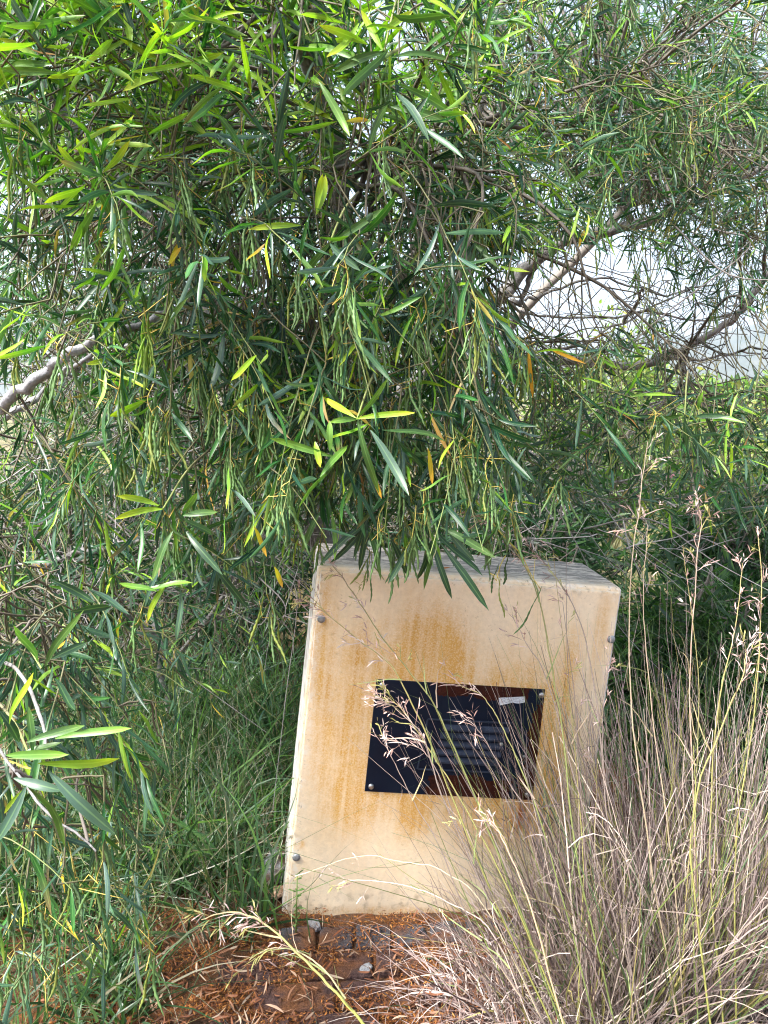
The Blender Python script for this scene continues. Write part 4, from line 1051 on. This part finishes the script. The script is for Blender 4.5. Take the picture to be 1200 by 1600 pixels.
# the air between here and the hill
hb = bm_prism([(-1650, -330, -4), (1650, -330, -4), (1650, 1680, -4), (-1650, 1680, -4)], [(-1650, -330, 190), (1650, -330, 190), (1650, 1680, 190), (-1650, 1680, 190)])
hm, hnt, hout = newmat('haze'); pv_ = N(hnt, 'ShaderNodeVolumePrincipled'); pv_.inputs['Color'].default_value = (.72, .84, 1.0, 1); pv_.inputs['Density'].default_value = .0005; pv_.inputs['Anisotropy'].default_value = .3
hnt.links.new(pv_.outputs[0], hout.inputs['Volume'])
hz_o = bm_obj('haze', hb, hm, None); tag(hz_o, 'pale blue haze in the air before the hill', 'haze', kind='stuff')

# pink flowers on the bush
for (x, y, s, lab) in ((1045, 743, .022, 'small pink flower in the bush right of the box'), ):
    bm = bmesh.new()
    c = P(x, y, 3.9)
    for k in range(9):
        a = k * 2.4; r = s * (.35 + .08 * k)
        vs_ = [bm.verts.new((r * math.cos(a + da) * m_, -s * .3 - .001 * k, r * math.sin(a + da) * m_)) for da, m_ in ((-.5, .5), (0, .1), (.5, .5), (.3, 1.1), (-.3, 1.1))]
        bm.faces.new(vs_)
    m, nt, out = newmat('pink_petal'); p = N(nt, 'ShaderNodeBsdfPrincipled', i_Roughness=.6)
    tcx = N(nt, 'ShaderNodeTexCoord'); nt.links.new(mixc(nt, noise(nt, 60, tcx.outputs['Object']), (.55, .18, .28), (.72, .40, .48)), p.inputs['Base Color']); nt.links.new(p.outputs[0], out.inputs[0])
    me = bpy.data.meshes.new('pink_flower'); bm.to_mesh(me); bm.free(); me.materials.append(m)
    o = bpy.data.objects.new('pink_flower', me); C.objects.link(o); o.location = tuple(c); tag(o, lab, 'flower')

# ------------------------------------------------------------------ green grass
def grass(name, n, region, hgt, wid, pal, label, seed, lean=.35, bendy=.5, cat='grass', clump=40):
    cc = np.stack([rng.uniform(region[0], region[1], clump), rng.uniform(region[2], region[3], clump)], 1)
    k = rng.integers(0, clump, n); xy = cc[k] + rng.normal(0, .07, (n, 2))
    ok = ~inside_box(xy) & ~((xy[:, 0] > -.60) & (xy[:, 1] < 1.93)); xy = xy[ok]; n = len(xy); k = k[ok]
    b = np.stack([xy[:, 0], xy[:, 1], ground_z(xy[:, 0], xy[:, 1])], 1)
    d = np.stack([rng.normal(0, lean, n), rng.normal(-.08, lean, n), np.ones(n)], 1)
    L = rng.uniform(*hgt, n)
    pal = np.array(pal); c0 = pal[rng.integers(0, len(pal), n)] * rng.uniform(.7, 1.25, (n, 1))
    bt = leaf_batch(b, d, rng.normal(0, 1, (n, 3)), L, rng.uniform(*wid, n), rng.normal(0, bendy, n), rng.uniform(.0, .75, n), c0 * .9, c0 * 1.2, st=(0, .18, .36, .54, .72, .87, 1), three=False, prof='blade')
    return bt
def inside_box(xy):
    q = np.concatenate([xy, np.zeros((len(xy), 1))], 1) - ORG
    a, b = q @ BX, q @ BY
    return (np.abs(a) < hw + .03) & (b > -.12) & (b < BDEP + .05)
GP = [(.12, .24, .06), (.10, .20, .09), (.032, .095, .028), (.05, .13, .035), (.03, .08, .032), (.07, .14, .07), (.15, .22, .15), (.022, .06, .024), (.09, .15, .05)]
g1 = grass('g', 2000, (-1.35, -.30, 1.95, 3.6), (.3, .9), (.005, .012), GP, '', 1, .45, .6, clump=70)
g2 = grass('g', 2600, (-1.5, -.42, 1.45, 2.6), (.2, .55), (.004, .009), GP + [(.24, .22, .15)], '', 2, .5, .6)
g3 = grass('g', 1100, (-1.3, -.28, 1.75, 3.2), (.2, .75), (.002, .005), [(.30, .26, .18), (.42, .38, .32), (.22, .16, .11), (.52, .50, .44)], '', 3, .6, .6)
g4 = grass('g', 1700, (.95, 2.2, 2.2, 3.4), (.5, 1.15), (.005, .012), GP + [(.14, .24, .08), (.18, .28, .12)], '', 4, .28)
g5 = grass('g', 500, (-.32, -.22, 1.98, 2.5), (.2, .55), (.004, .009), GP[:3], '', 5, .25, .4, clump=14)
tag(emit('green_grass', cat_batches([g1, g2, g3, g5]), GRASS, None), 'long tangled green grass left of the box', 'grass')
tag(emit('green_grass', g4, GRASS, None), 'tall green grass in shade right of the box', 'grass')
# meadow behind, seen in strips
n = 9000
xy = np.stack([rng.uniform(-6, 8, n), rng.uniform(4, 14, n)], 1)
b = np.stack([xy[:, 0], xy[:, 1], ground_z(xy[:, 0], xy[:, 1])], 1)
pal = np.array([(.30, .24, .11), (.18, .20, .06), (.13, .19, .05), (.36, .30, .16)]); c0 = pal[rng.integers(0, 4, n)] * rng.uniform(.7, 1.2, (n, 1))
tag(emit('meadow_grass', leaf_batch(b, np.stack([rng.normal(0, .3, n), rng.normal(0, .3, n), np.ones(n)], 1), rng.normal(0, 1, (n, 3)), rng.uniform(.3, .8, n), rng.uniform(.006, .016, n), rng.normal(0, .3, n), .15, c0, c0, st=(0, .4, .75, 1), three=False, prof='blade'), GRASS, None),
    'half dry meadow grass in the distance behind the bushes', 'grass')

# ------------------------------------------------------------------ dry grass tussock in front of the box
TB = gpt(1015, 1590)
tus = empty('dry_grass_tussock', (TB[0], TB[1], 0), 'big dry pinkish brown grass tussock in front of the right side of the box', 'grass tussock')
SP = 0.93 * np.array([(.33, .265, .255), (.43, .35, .335), (.20, .15, .14), (.53, .44, .375), (.36, .275, .25), (.12, .09, .085), (.62, .53, .45), (.27, .20, .175)])
GRN = np.array([(.18, .24, .07), (.30, .31, .10), (.12, .20, .09), (.40, .36, .13)])
def tuss(n, r, hgt, lean, wid, greens, bendm=.12, dr=(0, .15), cxy=None, prof='taper', sp=SP):
    a = rng.uniform(0, 2 * math.pi, n); rr = r * np.sqrt(rng.random(n))
    cxy = np.array(TB[:2] if cxy is None else cxy)
    b = np.stack([cxy[0] + rr * np.cos(a) * 1.35, cxy[1] + rr * np.sin(a) * .7, np.full(n, .0)], 1)
    out = np.stack([np.cos(a), np.sin(a)], 1) * (rr / r)[:, None] * lean[1] + rng.normal(0, lean[0], (n, 2))
    d = np.stack([out[:, 0], out[:, 1] , np.ones(n)], 1)
    c = sp[rng.integers(0, len(sp), n)] * rng.uniform(.7, 1.25, (n, 1))
    m = rng.random(n) < greens; c[m] = GRN[rng.integers(0, 4, m.sum())]
    return leaf_batch(b, d, rng.normal(0, 1, (n, 3)), rng.uniform(*hgt, n), rng.uniform(*wid, n), rng.normal(0, bendm, n), rng.uniform(*dr, n), c * .85, c * 1.1, st=(0, .18, .36, .54, .72, .87, 1), three=False, prof=prof)
c2 = gpt(1150, 1575); c3 = gpt(910, 1610)
bt = [tuss(700, .15, (.35, .95), (.10, .50), (.003, .006), .14),
      tuss(650, .15, (.35, 1.0), (.10, .45), (.003, .006), .14, cxy=c2[:2]),
      tuss(430, .15, (.25, .7), (.18, .55), (.0026, .0055), .12, cxy=c3[:2]),
      tuss(130, .18, (.7, 1.1), (.10, .40), (.0022, .004), .3, .06),
      tuss(160, .18, (.7, 1.2), (.10, .36), (.0022, .004), .3, .06, cxy=c2[:2])]
bt += [tuss(150, .2, (.35, .8), (.25, .5), (.003, .006), .2, .35, (.2, .8)), tuss(150, .2, (.35, .8), (.25, .5), (.003, .006), .2, .35, (.2, .8), cxy=c2[:2]), tuss(120, .2, (.4, .9), (.12, .5), (.003, .006), 1.0, .2)]
emit('blades', cat_batches(bt), STRAW, tus, 'stuff')
# curled dead blades spilling over the paving
CU = np.array([(.42, .335, .31), (.50, .42, .39), (.35, .26, .24), (.58, .52, .48), (.26, .19, .18)])
bt = [tuss(1000, .26, (.14, .38), (.55, .9), (.0022, .0055), .03, .55, (.25, 1.1), cxy=gpt(860, 1590)[:2], prof='blade', sp=CU),
      tuss(1300, .32, (.14, .40), (.55, .9), (.0022, .0055), .04, .55, (.2, 1.1), cxy=gpt(1080, 1640)[:2], prof='blade', sp=CU),
      tuss(150, .3, (.2, .4), (.6, .8), (.002, .004), .04, .5, (.2, .9), cxy=gpt(1000, 1500)[:2], prof='blade', sp=CU)]
emit('curled_blades', cat_batches(bt), STRAW, tus, 'stuff')

# loose sheath scraps and side blades all through the stems
n = 650
a = rng.uniform(0, 2 * math.pi, n); cc = np.stack([TB[:2], c2[:2], c3[:2]])[rng.integers(0, 3, n)]
b = np.stack([cc[:, 0] + rng.normal(0, .17, n), cc[:, 1] + rng.normal(-.05, .12, n), .08 + .6 * rng.random(n) ** 1.4], 1)
cl = SP[rng.integers(0, len(SP), n)] * rng.uniform(.6, 1.05, (n, 1))
emit('side_blades', leaf_batch(b, np.stack([rng.normal(0, .8, n), rng.normal(-.1, .7, n), rng.uniform(-.1, 1.2, n)], 1), rng.normal(0, 1, (n, 3)), rng.uniform(.04, .18, n), rng.uniform(.0018, .0035, n),
     rng.normal(0, .45, n), rng.uniform(0, .9, n), cl, cl * 1.1, st=(0, .2, .4, .6, .8, 1), three=False, prof='blade'), STRAW, tus, 'stuff')
def stalk(path, r=.0016, col=((.28, .28, .10), (.34, .27, .15)), heads=True, frac=.55, nb=11, LB=.055, parent=tus, red=.3):
    q = spline(path, 7)
    q = wobble(q, .0012); t = Tubes(5); t.add(q, r * 1.05, r * .4, *col)
    s = t.build('stalk', STRAW, parent)
    nbld = 3; i_ = rng.integers(2, max(4, int(len(q) * .6)), nbld); tn = nz(np.gradient(q, axis=0))[i_]
    bc = np.array([(.20, .25, .10), (.34, .29, .16), (.42, .33, .24)])[rng.integers(0, 3, nbld)]
    emit('blade', leaf_batch(q[i_], tn + rng.normal(0, .35, (nbld, 3)), rng.normal(0, 1, (nbld, 3)), rng.uniform(.07, .2, nbld), rng.uniform(.002, .0042, nbld), rng.normal(0, .2, nbld), rng.uniform(0, .5, nbld), bc, bc * 1.15, st=(0, .2, .45, .7, 1), three=False, prof='blade'), STRAW, s, 'stuff')
    if not heads: return
    B = []; base = []; d = []; L = []; cl = []
    tan = nz(np.gradient(q, axis=0)); k0 = int(len(q) * frac)
    for _ in range(nb):
        i = rng.integers(k0, len(q)); p = q[i]
        dv = nz(tan[i] + rng.normal(0, .55, 3)); l = LB * rng.uniform(.5, 1.2)
        c = np.array([(.44, .32, .29), (.55, .46, .42), (.31, .21, .19), (.52, .36, .31)][rng.integers(0, 4)])
        if rng.random() < .2: c = np.array([.34, .33, .12])
        base.append(p); d.append(dv); L.append(l); cl.append(c)
        e = p + dv * l
        for _ in range(rng.integers(3, 6)):      # spikelets and awns
            pp = lerp(p, e, rng.uniform(.45, 1)); base.append(pp); d.append(nz(dv + rng.normal(0, .5, 3))); L.append(rng.uniform(.010, .026)); cl.append(c * rng.uniform(.8, 1.3))
    n = len(base); w = np.where(np.array(L) > .027, .0017, .0026)
    b = leaf_batch(np.array(base), np.array(d), rng.normal(0, 1, (n, 3)), np.array(L), w, rng.normal(0, .15, n), rng.uniform(0, .25, n), np.array(cl), np.array(cl) * 1.15, st=(0, .3, .7, 1), three=False)
    emit('seed_head', b, STRAW, s, 'stuff')
def path(pts, d0, d1=None):
    d1 = d1 or d0
    return [P(x, y, lerp(d0, d1, i / (len(pts) - 1))) for i, (x, y) in enumerate(pts)]
GS = ((.17, .22, .07), (.34, .29, .13)); YS = ((.27, .28, .08), (.40, .32, .15)); DS = ((.20, .16, .14), (.34, .27, .23))
HS = [([(890, 1640), (800, 1390), (735, 1230), (680, 1105), (640, 1050), (590, 985), (545, 915), (520, 885)], 1.62, 1.72, .0022, GS, .55, 20),
      ([(880, 1640), (770, 1400), (700, 1230), (650, 1110), (610, 1040), (560, 1000), (500, 950), (470, 935)], 1.60, 1.72, .0022, YS, .58, 22),
      ([(900, 1640), (790, 1380), (720, 1250), (670, 1170), (630, 1110), (600, 1085)], 1.60, 1.66, .0020, YS, .6, 16),
      ([(860, 1620), (760, 1400), (690, 1240), (660, 1150), (620, 1110), (590, 1090)], 1.58, 1.64, .0018, DS, .65, 13),
      ([(880, 1620), (780, 1420), (720, 1300), (680, 1200), (655, 1170), (610, 1155)], 1.60, 1.66, .0016, DS, .7, 12),
      ([(850, 1600), (740, 1450), (690, 1330), (640, 1240), (610, 1180), (600, 1155)], 1.6, 1.66, .0015, DS, .75, 6),
      ([(960, 1600), (900, 1330), (880, 1150), (860, 1030), (840, 930), (805, 860), (770, 815), (750, 808)], 1.62, 1.76, .0022, GS, .66, 18),
      ([(1000, 1600), (955, 1330), (935, 1120), (915, 1000), (890, 935), (860, 890), (830, 865)], 1.62, 1.76, .0018, DS, .65, 14),
      ([(1010, 1600), (930, 1330), (880, 1150), (850, 1050), (820, 1000), (800, 960)], 1.62, 1.72, .0016, DS, .7, 7),
      ([(930, 1600), (850, 1300), (800, 1170), (775, 1120), (750, 1085), (715, 1070)], 1.6, 1.7, .0018, GS, .7, 8),
      ([(960, 1600), (860, 1330), (800, 1230), (760, 1160), (740, 1130)], 1.6, 1.66, .0016, DS, .7, 8),
      ([(1060, 1600), (1010, 1300), (985, 1080), (985, 900), (1000, 780), (1012, 690)], 1.66, 1.74, .0020, ((.38, .31, .2), (.50, .40, .30)), .72, 16),
      ([(1070, 1600), (1050, 1350), (1015, 1080), (1005, 930), (1012, 820)], 1.68, 1.76, .0018, ((.38, .31, .2), (.50, .40, .30)), .7, 9),
      ([(1090, 1600), (1085, 1320), (1078, 1080), (1085, 930), (1095, 820), (1090, 790)], 1.7, 1.8, .0020, ((.40, .30, .22), (.50, .36, .28)), .6, 18),
      ([(1130, 1600), (1110, 1350), (1120, 1120), (1150, 980), (1160, 880)], 1.66, 1.76, .0020, YS, .65, 12),
      ([(1150, 1600), (1150, 1320), (1180, 1100), (1190, 930), (1185, 840)], 1.66, 1.74, .0020, YS, .65, 12),
      ([(1110, 1600), (1080, 1300), (1130, 1130), (1160, 1060), (1165, 1020)], 1.55, 1.6, .0022, YS, .7, 16),
      ([(830, 1600), (770, 1460), (700, 1410), (640, 1385), (560, 1375), (535, 1378)], 1.6, 1.72, .0016, ((.45, .35, .3), (.55, .44, .40)), .7, 8),
      ([(850, 1600), (760, 1420), (690, 1360), (620, 1345), (560, 1338), (475, 1365)], 1.62, 1.74, .0013, ((.5, .42, .28), (.55, .48, .36)), .9, 3),
      ([(880, 1600), (830, 1420), (790, 1320), (770, 1290), (740, 1265)], 1.45, 1.5, .0020, ((.5, .36, .22), (.6, .44, .34)), .5, 10),
      ([(600, 1640), (560, 1590), (510, 1535), (455, 1480), (410, 1440), (360, 1425), (315, 1437)], 1.42, 1.5, .0029, ((.36, .42, .07), (.52, .40, .24)), .62, 22),
      ([(540, 1560), (500, 1510), (460, 1485), (420, 1482), (390, 1500)], 1.45, 1.5, .0018, ((.48, .42, .22), (.56, .48, .32)), .4, 10),
      ]
for (pts_, d0, d1, r, cl, fr, nb) in HS: stalk(path(pts_, d0, d1), r, cl, True, fr, nb)
for k in range(8):
    x0 = rng.uniform(900, 1230); x1 = x0 + rng.normal(-30, 60); y1 = rng.uniform(820, 1200); d = rng.uniform(1.55, 1.85)
    stalk(path([(x0, 1620), (lerp(x0, x1, .35) + rng.normal(0, 10), lerp(1620, y1, .35)), (lerp(x0, x1, .7) + rng.normal(0, 12), lerp(1620, y1, .7)), (x1 + rng.normal(0, 15), y1)], d, d + .08), rng.uniform(.0012, .0020),
          [GS, YS, DS, DS, DS][rng.integers(0, 5)], True, .72, int(rng.integers(4, 9)), .04)

# small weed at the foot of the box
wd = empty('weed', gpt(462, 1462), 'small upright green weed at the lower left corner of the box', 'plant')
t = Tubes(5); q = spline([gpt(462, 1462), P(463, 1420, 1.97), P(465, 1365, 1.98)], 6); t.add(q, .003, .0015, (.2, .24, .08), (.16, .24, .07)); t.build('stem', STRAW, wd)
n = 44; i = rng.integers(2, len(q), n); c0 = np.array([(.10, .20, .05), (.15, .24, .07), (.08, .15, .05)])[rng.integers(0, 3, n)]
emit('leaves', leaf_batch(q[i], np.stack([rng.normal(0, 1, n), rng.normal(0, 1, n), rng.uniform(.1, 1, n)], 1), rng.normal(0, 1, (n, 3)), rng.uniform(.012, .028, n), .004, 0., .2, c0, c0, st=(0, .3, .7, 1), three=False), SHRUBLEAF, wd)
# fallen leaf on top of the box
fl = leaf_batch(np.array([ORG + BX * -.10 + BY * .05 + BZ * (BH + .006)]), BX[None] * .8 + BY[None] * .5, BZ[None] + .2, .05, .016, .1, .0, np.array([[.5, .2, .06]]), np.array([[.4, .15, .05]]))
tag(emit('fallen_leaf', fl, LITTER, None, None), 'single curled orange dead leaf lying on top of the box', 'leaf')
